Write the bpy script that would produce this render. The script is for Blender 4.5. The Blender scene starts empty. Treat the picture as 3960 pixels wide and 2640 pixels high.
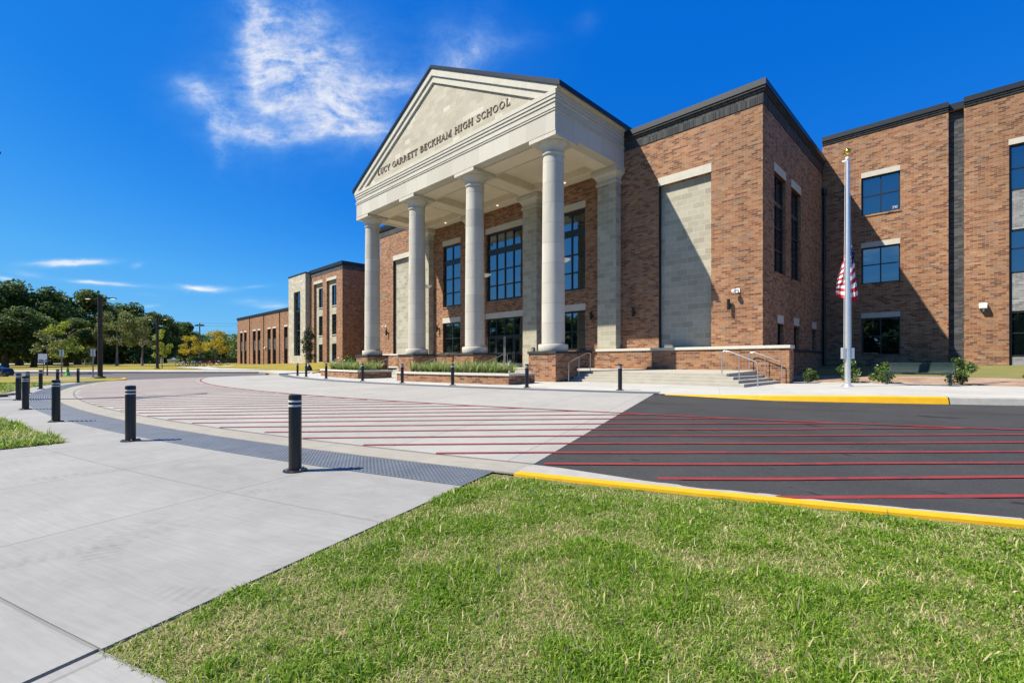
import bpy, math, random
import numpy as np
from mathutils import Vector, Matrix, Euler
R = math.radians
random.seed(7); rng = np.random.default_rng(7)
S = bpy.context.scene
COL = S.collection

# ------------------------------------------------------------------ camera, sun, sky
CAM_H = 1.29
cam_d = bpy.data.cameras.new('camera'); cam = bpy.data.objects.new('camera', cam_d); COL.objects.link(cam)
cam.location = (0, 0, CAM_H)
cam.rotation_euler = (R(90), 0, R(44.533))
cam_d.sensor_width = 36; cam_d.lens = 16.59; cam_d.shift_y = 0.0202
cam_d.clip_start = 0.05; cam_d.clip_end = 3000
S.camera = cam
S.render.resolution_x = 1024; S.render.resolution_y = 682

SUN_DIR = Vector((0.78, 1.0, -1.59)).normalized()
sun_d = bpy.data.lights.new('sun', 'SUN'); sun = bpy.data.objects.new('sun', sun_d); COL.objects.link(sun)
sun.rotation_euler = SUN_DIR.to_track_quat('-Z', 'Y').to_euler()
sun_d.energy = 5.0; sun_d.angle = R(0.5); sun_d.color = (1.0, 0.93, 0.80)
S.view_settings.view_transform = 'Standard'; S.view_settings.look = 'None'
S.view_settings.exposure = 0.8; S.view_settings.gamma = 1.0
S.view_settings.use_curve_mapping = False
S.cycles.max_bounces = 6; S.cycles.diffuse_bounces = 3; S.cycles.glossy_bounces = 3
S.cycles.transmission_bounces = 2; S.cycles.transparent_max_bounces = 4
S.cycles.caustics_reflective = False; S.cycles.caustics_refractive = False

# ------------------------------------------------------------------ node helper
class NT:
    def __init__(s, tree): s.t = tree; s.n = tree.nodes; s.l = tree.links
    def new(s, typ, **kw):
        n = s.n.new(typ)
        for k, v in kw.items(): setattr(n, k, v)
        return n
    def put(s, sock, v):
        if isinstance(v, bpy.types.NodeSocket): s.l.new(v, sock)
        elif v is not None:
            if sock.type == 'RGBA' and len(v) == 3: v = (*v, 1)
            sock.default_value = v
    def m(s, op, a, b=None, c=None, clamp=False):
        n = s.new('ShaderNodeMath', operation=op); n.use_clamp = clamp
        s.put(n.inputs[0], a); s.put(n.inputs[1], b); s.put(n.inputs[2], c)
        return n.outputs[0]
    def vm(s, op, a, b=None, out=0):
        n = s.new('ShaderNodeVectorMath', operation=op)
        s.put(n.inputs[0], a); s.put(n.inputs[1], b)
        return n.outputs[out]
    def sep(s, v):
        n = s.new('ShaderNodeSeparateXYZ'); s.put(n.inputs[0], v); return n.outputs
    def comb(s, x, y, z):
        n = s.new('ShaderNodeCombineXYZ'); s.put(n.inputs[0], x); s.put(n.inputs[1], y); s.put(n.inputs[2], z); return n.outputs[0]
    def noise(s, v, scale, detail=3, rough=.55, dist=0, out='Fac'):
        n = s.new('ShaderNodeTexNoise'); s.put(n.inputs['Vector'], v); n.inputs['Scale'].default_value = scale
        n.inputs['Detail'].default_value = detail; n.inputs['Roughness'].default_value = rough; n.inputs['Distortion'].default_value = dist
        return n.outputs[out]
    def white(s, v, out='Value'):
        n = s.new('ShaderNodeTexWhiteNoise', noise_dimensions='3D'); s.put(n.inputs['Vector'], v); return n.outputs[out]
    def mix(s, f, a, b, blend='MIX'):
        n = s.new('ShaderNodeMix', data_type='RGBA', blend_type=blend)
        s.put(n.inputs[0], f); s.put(n.inputs[6], a); s.put(n.inputs[7], b); return n.outputs[2]
    def ramp(s, f, stops, interp='LINEAR'):
        n = s.new('ShaderNodeValToRGB'); cr = n.color_ramp; cr.interpolation = interp
        while len(cr.elements) < len(stops): cr.elements.new(0.5)
        for e, (p, c) in zip(cr.elements, stops): e.position = p; e.color = (*c, 1)
        s.put(n.inputs[0], f); return n.outputs[0]
    def rng(s, v, a, b, c, d, clamp=True):
        n = s.new('ShaderNodeMapRange'); n.clamp = clamp
        for i, x in enumerate((v, a, b, c, d)): s.put(n.inputs[i], x)
        return n.outputs[0]
    def smooth(s, v, a, b):
        n = s.new('ShaderNodeMapRange', interpolation_type='SMOOTHSTEP')
        for i, x in enumerate((v, a, b, 0, 1)): s.put(n.inputs[i], x)
        return n.outputs[0]
    def pos(s): return s.new('ShaderNodeNewGeometry').outputs['Position']
    def bump(s, h, strength=.3, dist=.01):
        n = s.new('ShaderNodeBump'); n.inputs['Strength'].default_value = strength; n.inputs['Distance'].default_value = dist
        s.put(n.inputs['Height'], h); return n.outputs[0]

def new_mat(name):
    m = bpy.data.materials.new(name); m.use_nodes = True
    k = NT(m.node_tree); b = m.node_tree.nodes['Principled BSDF']
    return m, k, b

def simple(name, color, rough=.6, metal=0, var=.12, vscale=6, bump=0, bscale=40, spec=.4):
    m, k, b = new_mat(name)
    p = k.pos()
    n = k.noise(p, vscale, 4)
    f = k.rng(n, .3, .7, 1 - var, 1 + var)
    k.put(b.inputs['Base Color'], k.mix(1.0, color, k.comb(f, f, f), 'MULTIPLY'))
    b.inputs['Roughness'].default_value = rough; b.inputs['Metallic'].default_value = metal
    b.inputs['Specular IOR Level'].default_value = spec
    if bump: k.put(b.inputs['Normal'], k.bump(k.noise(p, bscale, 4), bump, .01))
    return m

def block_mat(name, bw, bh, stops, mortar, mort_w=.009, var=.10, rough=.85, bump=.35, offset=.5, phase=0.0, mort_fac=1.0, zlines=()):
    """running-bond units laid out in world metres on whichever way the wall faces"""
    m, k, b = new_mat(name)
    g = k.new('ShaderNodeNewGeometry'); P = k.sep(g.outputs['Position']); Nn = k.sep(g.outputs['True Normal'])
    side = k.m('GREATER_THAN', k.m('ABSOLUTE', Nn[0]), .6)
    u = k.m('ADD', k.m('MULTIPLY', P[1], side), k.m('MULTIPLY', P[0], k.m('SUBTRACT', 1, side)))
    u = k.m('ADD', u, 500.0)
    v = k.m('DIVIDE', k.m('ADD', P[2], 10 + phase), bh); row = k.m('FLOOR', v)
    cu = k.m('ADD', k.m('DIVIDE', u, bw), k.m('MULTIPLY', k.m('MODULO', row, 2), offset))
    colm = k.m('FLOOR', cu)
    fx = k.m('MULTIPLY', k.m('PINGPONG', cu, .5), bw)
    # pingpong(.5) is the distance to the nearest whole number
    fz = k.m('MULTIPLY', k.m('PINGPONG', v, .5), bh)
    d = k.m('MINIMUM', fx, fz)
    mask = k.smooth(d, mort_w * .5 - .0025, mort_w * .5 + .0025)      # 1 on the unit, 0 in the joint
    idv = k.comb(colm, row, side)
    rnd = k.white(idv)
    c = k.ramp(rnd, stops, 'LINEAR' if len(stops) < 4 else 'CONSTANT')
    rn2 = k.white(k.vm('ADD', idv, (17.3, 5.1, 2.2)))
    f = k.m('MULTIPLY', k.rng(rn2, 0, 1, 1 - var, 1 + var), k.rng(k.noise(g.outputs['Position'], 9, 5, .65), .25, .75, 1 - var * 1.6, 1 + var * 1.6))
    f = k.m('MULTIPLY', f, k.rng(k.noise(g.outputs['Position'], .35, 3), .3, .7, 1 - var * .7, 1 + var * .7))
    c = k.mix(1.0, c, k.comb(f, f, f), 'MULTIPLY')
    mk = k.m('ADD', k.m('MULTIPLY', mask, mort_fac), 1 - mort_fac)
    c = k.mix(mk, mortar, c)
    if zlines:                                                     # soft movement joints, batch drift and rain streaks of the brickwork
        for zl in zlines: c = k.mix(k.m('MULTIPLY', k.smooth(k.m('ABSOLUTE', k.m('SUBTRACT', P[2], zl)), .016, .006), .65), c, (.07, .05, .035))
        dr_ = k.m('MULTIPLY', k.rng(k.noise(k.comb(u, k.m('MULTIPLY', P[2], .6), 0), .17, 3, .5), .3, .7, .86, 1.12), k.rng(k.noise(k.comb(k.m('MULTIPLY', u, 1.6), k.m('MULTIPLY', P[2], .07), 0), 1.0, 4, .6), .35, .7, 1.05, .88))
        c = k.mix(1.0, c, k.comb(dr_, dr_, dr_), 'MULTIPLY')
    k.put(b.inputs['Base Color'], c)
    b.inputs['Roughness'].default_value = rough; b.inputs['Specular IOR Level'].default_value = .25
    h = k.m('ADD', mask, k.m('MULTIPLY', k.noise(g.outputs['Position'], 60, 3), .35))
    if bump: k.put(b.inputs['Normal'], k.bump(h, bump, .006))
    return m

# ------------------------------------------------------------------ materials
BRICK = [(0, (.270, .122, .058)), (.24, (.320, .158, .080)), (.46, (.215, .088, .044)), (.58, (.305, .165, .092)), (.70, (.155, .066, .038)),
         (.80, (.225, .138, .094)), (.88, (.125, .057, .036)), (.95, (.345, .195, .105))]
M = {}
M['brick'] = block_mat('brown_brick', .305, .1016, BRICK, (.350, .262, .180), mort_w=.013, zlines=(5.42, 9.67))
M['dark_brick'] = block_mat('charcoal_brick', .305, .1016, [(0, (.038, .040, .042)), (.3, (.062, .064, .066)), (.6, (.088, .088, .088)), (.85, (.048, .048, .050))], (.10, .10, .10), mort_w=.011)
M['grey_brick'] = block_mat('grey_spandrel_brick', .305, .1016, [(0, (.19, .19, .185)), (.35, (.24, .24, .235)), (.7, (.155, .155, .155)), (.9, (.28, .28, .27))], (.32, .32, .31), mort_w=.012)
M['soldier'] = block_mat('charcoal_soldier_course', .1016, .545, [(0, (.026, .028, .030)), (.35, (.045, .047, .049)), (.6, (.065, .066, .067)), (.85, (.034, .036, .038))], (.085, .085, .085), mort_w=.011, offset=0, phase=.29)
M['ledge'] = block_mat('charcoal_rowlock_ledge', .1016, .30, [(0, (.024, .025, .026)), (.5, (.05, .048, .045)), (1, (.035, .036, .037))], (.08, .08, .08), mort_w=.009, offset=0)
M['stone_block'] = block_mat('limestone_block', .61, .305, [(0, (.31, .285, .215)), (.5, (.37, .342, .262)), (1, (.42, .392, .305))], (.53, .495, .41), mort_w=.014, var=.06, bump=.2)
M['tympanum'] = block_mat('tympanum_limestone', .61, .305, [(0, (.405, .365, .28)), (.35, (.43, .388, .30)), (.66, (.455, .412, .32)), (.90, (.53, .49, .40))], (.37, .33, .25), mort_w=.010, var=.05, bump=.12)
M['panel_stone'] = block_mat('entablature_limestone', 1.22, 3.0, [(0, (.455, .425, .35)), (.5, (.49, .46, .385)), (1, (.53, .50, .425))], (.37, .34, .27), mort_w=.012, var=.04, bump=.1, phase=-.6)
M['trim_stone'] = simple('cast_stone_trim', (.50, .468, .39), .8, var=.06, vscale=3, bump=.08)
M['cap_stone'] = simple('cast_stone_cap', (.54, .515, .44), .75, var=.07, vscale=5)
M['ceiling'] = simple('ceiling_plaster', (.68, .60, .455), .85, var=.05, vscale=1.2)
M['ceiling_dark'] = simple('ceiling_groove', (.26, .24, .19), .9)
M['coping'] = simple('dark_metal_coping', (.012, .015, .017), .45, .2, spec=.5)
M['roof'] = simple('dark_standing_seam_roof', (.022, .026, .032), .35, .5)
M['frame'] = simple('black_window_frame', (.014, .018, .021), .38, .0, spec=.5)
M['black'] = simple('black_powder_coat', (.013, .013, .0135), .36, 0, spec=.5)
M['dark_metal'] = simple('dark_bronze_metal', (.035, .032, .028), .42, .2)
M['steel'] = simple('brushed_steel', (.62, .61, .58), .32, .85, var=.06)
M['alum'] = simple('satin_aluminium', (.74, .74, .73), .36, .75, var=.05, vscale=9)
M['gold'] = simple('gold_ball', (.75, .50, .10), .22, 1)
M['white'] = simple('white_plastic', (.78, .78, .76), .45)
M['band'] = simple('white_reflective_band', (.60, .60, .58), .4)
M['bronze'] = simple('bronze_letter', (.16, .10, .060), .5, .2)
M['green_metal'] = simple('dark_green_bench', (.012, .034, .032), .5, .0, spec=.3)
M['lime'] = simple('lime_cone', (.16, .62, .06), .5)
M['rock'] = simple('field_stone', (.20, .18, .15), .9, bump=.4)
M['yellow'] = simple('yellow_kerb_paint', (.66, .365, .006), .6, var=.08, vscale=5)
M['red_paint'] = None
M['kerb'] = simple('kerb_concrete', (.33, .316, .28), .85, var=.1)
M['step'] = simple('step_concrete', (.37, .345, .285), .85, var=.08, vscale=2.5, bump=.1)
M['soil'] = simple('dark_soil', (.07, .05, .035), .95, var=.3, vscale=14)
M['bark'] = simple('bark', (.11, .085, .06), .95, var=.3, vscale=12, bump=.5, bscale=30)
M['pale_bark'] = simple('pale_bark', (.26, .23, .185), .95, var=.3, vscale=8, bump=.5, bscale=30)
M['pot'] = simple('dark_glazed_pot', (.016, .026, .03), .3)
M['rubber'] = simple('tyre_rubber', (.02, .02, .02), .8)
M['silver_car'] = simple('silver_car_paint', (.52, .55, .58), .28, .5, var=.02)
M['blue_car'] = simple('dark_blue_car_paint', (.014, .045, .085), .2, .3, var=.02)
M['plate'] = simple('sign_face', (.72, .74, .72), .5)
M['galv'] = simple('galvanised_post', (.30, .31, .30), .5, .4)
M['wood'] = simple('utility_pole_wood', (.10, .085, .07), .9)
M['lamp_glow'] = bpy.data.materials.new('lamp_glow'); M['lamp_glow'].use_nodes = True
_k = NT(M['lamp_glow'].node_tree); _b = _k.n['Principled BSDF']
_b.inputs['Emission Color'].default_value = (1, .86, .6, 1); _b.inputs['Emission Strength'].default_value = .8; _b.inputs['Base Color'].default_value = (.8, .75, .6, 1)

def glass_mat(name, base, refl):
    m, k, b = new_mat(name)
    k.n.remove(b)
    out = k.n['Material Output']
    p = k.pos()
    nb = k.bump(k.noise(p, .8, 2), .16, .02)
    gl = k.new('ShaderNodeBsdfGlossy'); gl.inputs['Roughness'].default_value = .012; gl.inputs['Color'].default_value = (*refl, 1)
    k.put(gl.inputs['Normal'], nb)
    df = k.new('ShaderNodeBsdfDiffuse'); df.inputs['Color'].default_value = (*base, 1)
    lw = k.new('ShaderNodeLayerWeight'); lw.inputs['Blend'].default_value = .35
    f = k.rng(lw.outputs['Fresnel'], 0, 1, .24, 1.0)
    mx = k.new('ShaderNodeMixShader'); k.put(mx.inputs[0], f); k.l.new(df.outputs[0], mx.inputs[1]); k.l.new(gl.outputs[0], mx.inputs[2])
    k.l.new(mx.outputs[0], out.inputs[0])
    return m
M['glass'] = glass_mat('tinted_glazing', (.003, .005, .006), (.70, .84, 1.0))

CX, CY = -23.5, 60.0          # centre of the curved forecourt, drive and kerbs
def polar(k):
    P = k.sep(k.pos()); dx = k.m('SUBTRACT', P[0], CX); dy = k.m('SUBTRACT', CY, P[1])
    r = k.m('SQRT', k.m('ADD', k.m('MULTIPLY', dx, dx), k.m('MULTIPLY', dy, dy)))
    ph = k.m('MULTIPLY', k.m('ARCTAN2', dx, dy), 180 / math.pi)
    return r, ph
def concrete_mat(name, color, r_ph, r_sp, a_ph, a_sp, joint=.45, rough=.86, tracks=False, streak=.10):
    m, k, b = new_mat(name)
    p = k.pos(); r, ph = polar(k)
    jr = k.m('MULTIPLY', k.m('PINGPONG', k.m('ADD', k.m('DIVIDE', k.m('SUBTRACT', r, r_ph), r_sp), 50), .5), r_sp)
    ja = k.m('MULTIPLY', k.m('MULTIPLY', k.m('PINGPONG', k.m('ADD', k.m('DIVIDE', k.m('SUBTRACT', ph, a_ph), a_sp), 50), .5), a_sp), math.pi / 180 * 57)
    jw = k.m('ADD', .006, k.m('MULTIPLY', k.noise(p, 5, 2), .006))
    j = k.m('MINIMUM', jr, ja)
    line = k.smooth(j, k.m('MULTIPLY', jw, .5), k.m('MULTIPLY', jw, 1.6))
    slab = k.white(k.comb(k.m('FLOOR', k.m('ADD', k.m('DIVIDE', k.m('SUBTRACT', r, r_ph), r_sp), 50)), k.m('FLOOR', k.m('ADD', k.m('DIVIDE', k.m('SUBTRACT', ph, a_ph), a_sp), 50)), 3.0))
    broom = k.noise(k.comb(k.m('MULTIPLY', r, 38), k.m('MULTIPLY', ph, 2.2), 0), 1.0, 4, .7)
    f = k.rng(k.noise(p, .45, 5, .62), .3, .7, .90, 1.08)
    f = k.m('MULTIPLY', f, k.rng(broom, .25, .75, 1 - streak, 1 + streak))
    f = k.m('MULTIPLY', f, k.rng(k.noise(p, 3.2, 6, .7, .6), .3, .72, .93, 1.05))
    f = k.m('MULTIPLY', f, k.rng(k.noise(p, .9, 4, .75, 1.2), .56, .72, 1.0, .90))
    f = k.m('MULTIPLY', f, k.rng(slab, 0, 1, .965, 1.035))
    speck = k.rng(k.noise(p, 55, 2, .5), .70, .78, 1, .80)
    f = k.m('MULTIPLY', f, speck)
    if 'gutter' in name:                                           # dirt gathered along the seams of the gutter
        ed = k.m('MINIMUM', k.m('ABSOLUTE', k.m('SUBTRACT', r, 58.87)), k.m('ABSOLUTE', k.m('SUBTRACT', r, 59.43)))
        f = k.m('MULTIPLY', f, k.m('SUBTRACT', 1, k.m('MULTIPLY', k.smooth(ed, k.m('MULTIPLY', k.noise(p, 7, 4, .7), .13), .004), .5)))
    if tracks:                                                     # faint ribbed tyre marks left on the slab
        P = k.sep(p)
        for cx, cy, rr in ((-3.9, 1.55, 1.25), (-5.9, .2, 1.5), (-2.4, 1.9, 1.1)):
            dx = k.m('SUBTRACT', P[0], cx); dy = k.m('SUBTRACT', P[1], cy)
            dist = k.m('SQRT', k.m('ADD', k.m('MULTIPLY', dx, dx), k.m('MULTIPLY', dy, dy)))
            band = k.smooth(k.m('ABSOLUTE', k.m('SUBTRACT', dist, rr)), .13, .09)
            ang = k.m('ARCTAN2', dy, dx)
            rib = k.smooth(k.m('SINE', k.m('MULTIPLY', ang, 110)), -.3, .5)
            part = k.smooth(k.noise(p, 1.1, 2), .45, .62)
            f = k.m('MULTIPLY', f, k.m('SUBTRACT', 1, k.m('MULTIPLY', k.m('MULTIPLY', band, k.m('ADD', k.m('MULTIPLY', rib, .7), .3)), k.m('MULTIPLY', part, .13))))
    c = k.mix(1.0, color, k.comb(f, f, f), 'MULTIPLY')
    c = k.mix(k.m('MULTIPLY', k.m('SUBTRACT', 1, line), joint), c, (.10, .095, .085))
    k.put(b.inputs['Base Color'], c)
    b.inputs['Roughness'].default_value = rough; b.inputs['Specular IOR Level'].default_value = .3
    h = k.m('ADD', k.m('MULTIPLY', broom, .6), k.m('MULTIPLY', line, 1.2))
    k.put(b.inputs['Normal'], k.bump(h, .22, .004))
    return m
M['walk'] = concrete_mat('broomed_sidewalk', (.268, .264, .246), 61.40, 1.87, 17.22, 1.95, joint=.40, tracks=True)
M['plaza'] = concrete_mat('crossing_concrete', (.315, .304, .275), 57.0, 2.85, 15.04, 1.97, joint=.48)
M['gutter'] = concrete_mat('gutter_concrete', (.295, .274, .226), 59.45, 5, 16.08, 3.4, joint=.5, streak=.14)
M['forecourt'] = concrete_mat('forecourt_concrete', (.41, .398, .357), 45.3, 1.5, 21.6, 2.4, joint=.30)

m, k, b = new_mat('asphalt')
p = k.pos()
f = k.m('MULTIPLY', k.rng(k.noise(p, .5, 6, .66), .3, .7, .80, 1.26), k.m('MULTIPLY', k.rng(k.noise(p, 160, 2), .3, .7, .6, 1.45), k.rng(k.noise(p, 28, 3), .3, .7, .86, 1.16)))
f = k.m('MULTIPLY', f, k.rng(k.noise(k.vm('MULTIPLY', p, (1, 1.6, 1)), 1.6, 4, .7, .8), .64, .74, 1, .62))
r_, ph_ = polar(k)
trk = k.m('ADD', k.smooth(k.m('ABSOLUTE', k.m('SUBTRACT', r_, k.m('ADD', 51.3, k.m('MULTIPLY', k.noise(p, .3, 2), .5)))), .42, .1), k.smooth(k.m('ABSOLUTE', k.m('SUBTRACT', r_, k.m('ADD', 55.6, k.m('MULTIPLY', k.noise(p, .25, 2), .6)))), .5, .1))
f = k.m('MULTIPLY', f, k.m('SUBTRACT', 1.04, k.m('MULTIPLY', trk, .14)))
c = k.mix(1.0, (.0350, .0348, .0335), k.comb(f, f, f), 'MULTIPLY')
c = k.mix(k.smooth(k.noise(k.vm('MULTIPLY', p, (1, 2.2, 1)), 1.1, 3, .6, .5), .66, .70), c, (.016, .015, .015))
c = k.mix(k.smooth(k.noise(p, 60, 1), .73, .78), c, (.20, .19, .18))
k.put(b.inputs['Base Color'], c); b.inputs['Roughness'].default_value = .8; b.inputs['Specular IOR Level'].default_value = .35
k.put(b.inputs['Normal'], k.bump(k.noise(p, 170, 3), .5, .006)); M['asphalt'] = m
m, k, b = new_mat('worn_asphalt'); p = k.pos()
f = k.m('MULTIPLY', k.rng(k.noise(p, .3, 5, .6), .3, .7, .88, 1.15), k.rng(k.noise(p, 120, 2), .3, .7, .8, 1.25))
k.put(b.inputs['Base Color'], k.mix(1.0, (.085, .073, .066), k.comb(f, f, f), 'MULTIPLY')); b.inputs['Roughness'].default_value = .85; M['asphalt_old'] = m

m, k, b = new_mat('red_line_paint'); p = k.pos()
f = k.rng(k.noise(p, 3, 4), .3, .7, .85, 1.1)
c = k.mix(1.0, (.225, .026, .023), k.comb(f, f, f), 'MULTIPLY')
wear = k.smooth(k.noise(k.vm('MULTIPLY', p, (1, .7, 1)), 1.3, 5, .7, .4), .55, .60)
c = k.mix(k.m('MULTIPLY', wear, .55), c, (.075, .022, .021))
k.put(b.inputs['Base Color'], c); b.inputs['Roughness'].default_value = .7; M['red_paint'] = m

m, k, b = new_mat('tactile_grey_blue'); p = k.pos()
f = k.rng(k.noise(p, 2.2, 4), .3, .7, .85, 1.15)
k.put(b.inputs['Base Color'], k.mix(1.0, (.092, .108, .126), k.comb(f, f, f), 'MULTIPLY')); b.inputs['Roughness'].default_value = .55; M['tactile'] = m

def lawn_mat(name, stops, sc=1.0, bump=.6):
    m, k, b = new_mat(name); p = k.pos()
    n = k.m('ADD', k.m('MULTIPLY', k.noise(p, .55 * sc, 5, .65), .65), k.m('MULTIPLY', k.noise(p, 22 * sc, 4, .7), .35))
    c = k.ramp(n, stops)
    f = k.rng(k.noise(p, 110 * sc, 3, .6), .25, .75, .6, 1.35)
    k.put(b.inputs['Base Color'], k.mix(1.0, c, k.comb(f, f, f), 'MULTIPLY')); b.inputs['Roughness'].default_value = .95
    b.inputs['Specular IOR Level'].default_value = .15
    k.put(b.inputs['Normal'], k.bump(k.noise(p, 90 * sc, 3), bump, .02))
    return m
M['lawn_near'] = lawn_mat('near_lawn_ground', [(.34, (.16, .12, .06)), (.46, (.22, .18, .09)), (.54, (.16, .155, .06)), (.68, (.10, .12, .035))])
M['lawn'] = lawn_mat('mown_lawn', [(.34, (.34, .225, .055)), (.46, (.28, .21, .038)), (.58, (.17, .175, .026)), (.70, (.11, .14, .022))], .4)
M['lawn_side'] = lawn_mat('side_lawn', [(.34, (.26, .215, .095)), (.46, (.20, .185, .070)), (.60, (.15, .155, .052)), (.72, (.11, .13, .04))], .6)
M['mulch'] = lawn_mat('pine_straw', [(.35, (.20, .125, .085)), (.5, (.36, .25, .18)), (.62, (.46, .34, .26)), (.75, (.30, .19, .13))], 1.6, 1.0)
M['far_ground'] = lawn_mat('far_ground', [(.35, (.10, .09, .03)), (.6, (.07, .085, .02))], .1)

def leaf_mat(name, stops, trans=.35, rough=.6):
    m, k, b = new_mat(name); k.n.remove(b); out = k.n['Material Output']
    a = k.new('ShaderNodeAttribute', attribute_name='tint')
    c = k.ramp(a.outputs['Fac'], stops)
    d = k.new('ShaderNodeBsdfPrincipled'); k.put(d.inputs['Base Color'], c); d.inputs['Roughness'].default_value = rough; d.inputs['Specular IOR Level'].default_value = .3
    t = k.new('ShaderNodeBsdfTranslucent'); k.put(t.inputs['Color'], c)
    mx = k.new('ShaderNodeMixShader'); mx.inputs[0].default_value = trans
    k.l.new(d.outputs[0], mx.inputs[1]); k.l.new(t.outputs[0], mx.inputs[2]); k.l.new(mx.outputs[0], out.inputs[0])
    return m
M['leaf_oak'] = leaf_mat('oak_leaves', [(0, (.034, .066, .018)), (.5, (.090, .145, .036)), (1, (.20, .26, .062))], .40)
M['leaf_olive'] = leaf_mat('olive_leaves', [(0, (.10, .13, .036)), (.5, (.20, .225, .064)), (1, (.30, .32, .10))], .3)
M['leaf_lime'] = leaf_mat('lime_leaves', [(0, (.17, .23, .022)), (.5, (.33, .38, .04)), (1, (.50, .52, .07))], .35)
M['leaf_gold'] = leaf_mat('golden_leaves', [(0, (.27, .24, .020)), (.5, (.50, .40, .026)), (1, (.68, .52, .045))], .35)
M['leaf_ever'] = leaf_mat('evergreen_leaves', [(0, (.018, .032, .014)), (.5, (.040, .060, .026)), (1, (.075, .095, .045))], .2)
M['leaf_shrub'] = leaf_mat('glossy_shrub_leaves', [(0, (.03, .065, .014)), (.5, (.07, .13, .026)), (1, (.19, .26, .06))], .25, .35)
M['leaf_strap'] = leaf_mat('variegated_strap_leaves', [(0, (.10, .17, .03)), (.45, (.24, .32, .08)), (.75, (.46, .50, .20)), (1, (.68, .66, .40))], .3, .45)
M['leaf_plume'] = leaf_mat('fountain_grass_blades', [(0, (.22, .25, .07)), (.5, (.38, .37, .15)), (1, (.60, .52, .32))], .35)
M['blade'] = leaf_mat('grass_blades', [(0, (.075, .18, .012)), (.30, (.165, .31, .024)), (.52, (.31, .43, .048)), (.66, (.42, .46, .13)), (.80, (.54, .46, .23)), (1, (.72, .61, .38))], .45, .5)
M['petal'] = leaf_mat('yellow_petals', [(0, (.55, .12, .01)), (.5, (.75, .38, .01)), (1, (.85, .55, .03))], .2)
M['croton'] = leaf_mat('rusty_leaves', [(0, (.18, .03, .01)), (1, (.36, .11, .03))], .2)
M['flag_red'] = simple('flag_red', (.50, .012, .022), .75, var=.05); M['flag_white'] = simple('flag_white', (.76, .76, .76), .75, var=.04); M['flag_blue'] = simple('flag_blue', (.012, .022, .10), .75, var=.04)

# ------------------------------------------------------------------ world
W = bpy.data.worlds.new('World'); S.world = W; W.use_nodes = True
k = NT(W.node_tree); bg = k.n['Background']
sky = k.new('ShaderNodeTexSky', sky_type='NISHITA'); sky.sun_disc = False
sky.sun_elevation = math.asin(-SUN_DIR.z); sky.sun_rotation = math.atan2(-SUN_DIR.x, -SUN_DIR.y)
sky.altitude = 0; sky.air_density = 1.0; sky.dust_density = .25; sky.ozone_density = 3.0
# colour grade of the clear sky: deep blue overhead, pale cyan at the horizon
sc_rgb = k.new('ShaderNodeSeparateColor'); k.l.new(sky.outputs[0], sc_rgb.inputs[0])
tone = k.m('SUBTRACT', k.m('MULTIPLY', sc_rgb.outputs[0], .080), .030)
skyc = k.ramp(tone, [(.0, (0, .135, .62)), (.045, (.002, .150, .68)), (.109, (.014, .225, .80)), (.15, (.040, .31, .88)), (.216, (.090, .42, .92)), (.392, (.19, .55, .92)), (.56, (.30, .65, .90))])
D = k.new('ShaderNodeTexCoord').outputs['Generated']
F0 = (-.7013, .7129, 0); R0 = (.7129, .7013, 0)
df = k.vm('DOT_PRODUCT', D, F0, 1); dr = k.vm('DOT_PRODUCT', D, R0, 1); dz = k.sep(D)[2]
front = k.smooth(df, .15, .35)
dfm = k.m('MAXIMUM', df, .05)
a = k.m('DIVIDE', dr, dfm); e = k.m('DIVIDE', dz, dfm)            # chart of the north-western sky, fixed to the compass
chart = k.comb(a, e, 0)
def warp(v, scale, amt, detail=2):
    w = k.new('ShaderNodeTexNoise'); k.put(w.inputs['Vector'], v); w.inputs['Scale'].default_value = scale; w.inputs['Detail'].default_value = detail
    q = k.vm('SCALE', k.vm('SUBTRACT', w.outputs['Color'], (.5, .5, .5))); q.node.inputs['Scale'].default_value = amt
    return k.vm('ADD', v, q)
def px(u, v): return ((u - 1980) / 1825, (1400 - v) / 1825)
def puff(u, v, ru, rv, deg, amp, C):
    """soft ellipse of cloud; deg turns its long axis counter-clockwise"""
    x0, y0 = px(u, v); c_, s_ = math.cos(R(deg)), math.sin(R(deg)); ru /= 1825; rv /= 1825
    rx = k.m('SUBTRACT', C[0], x0); ry = k.m('SUBTRACT', C[1], y0)
    p = k.m('DIVIDE', k.m('ADD', k.m('MULTIPLY', rx, c_), k.m('MULTIPLY', ry, s_)), ru); q = k.m('DIVIDE', k.m('SUBTRACT', k.m('MULTIPLY', ry, c_), k.m('MULTIPLY', rx, s_)), rv)
    return k.m('MULTIPLY', k.m('EXPONENT', k.m('MULTIPLY', k.m('ADD', k.m('MULTIPLY', p, p), k.m('MULTIPLY', q, q)), -1)), amp)
def total(lst, C):
    t = None
    for a_ in lst: s_ = puff(*a_, C); t = s_ if t is None else k.m('ADD', t, s_)
    return t
w1 = warp(chart, 3.0, .12, 3); w2 = warp(w1, 11, .035, 3); C2 = k.sep(w2)
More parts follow.
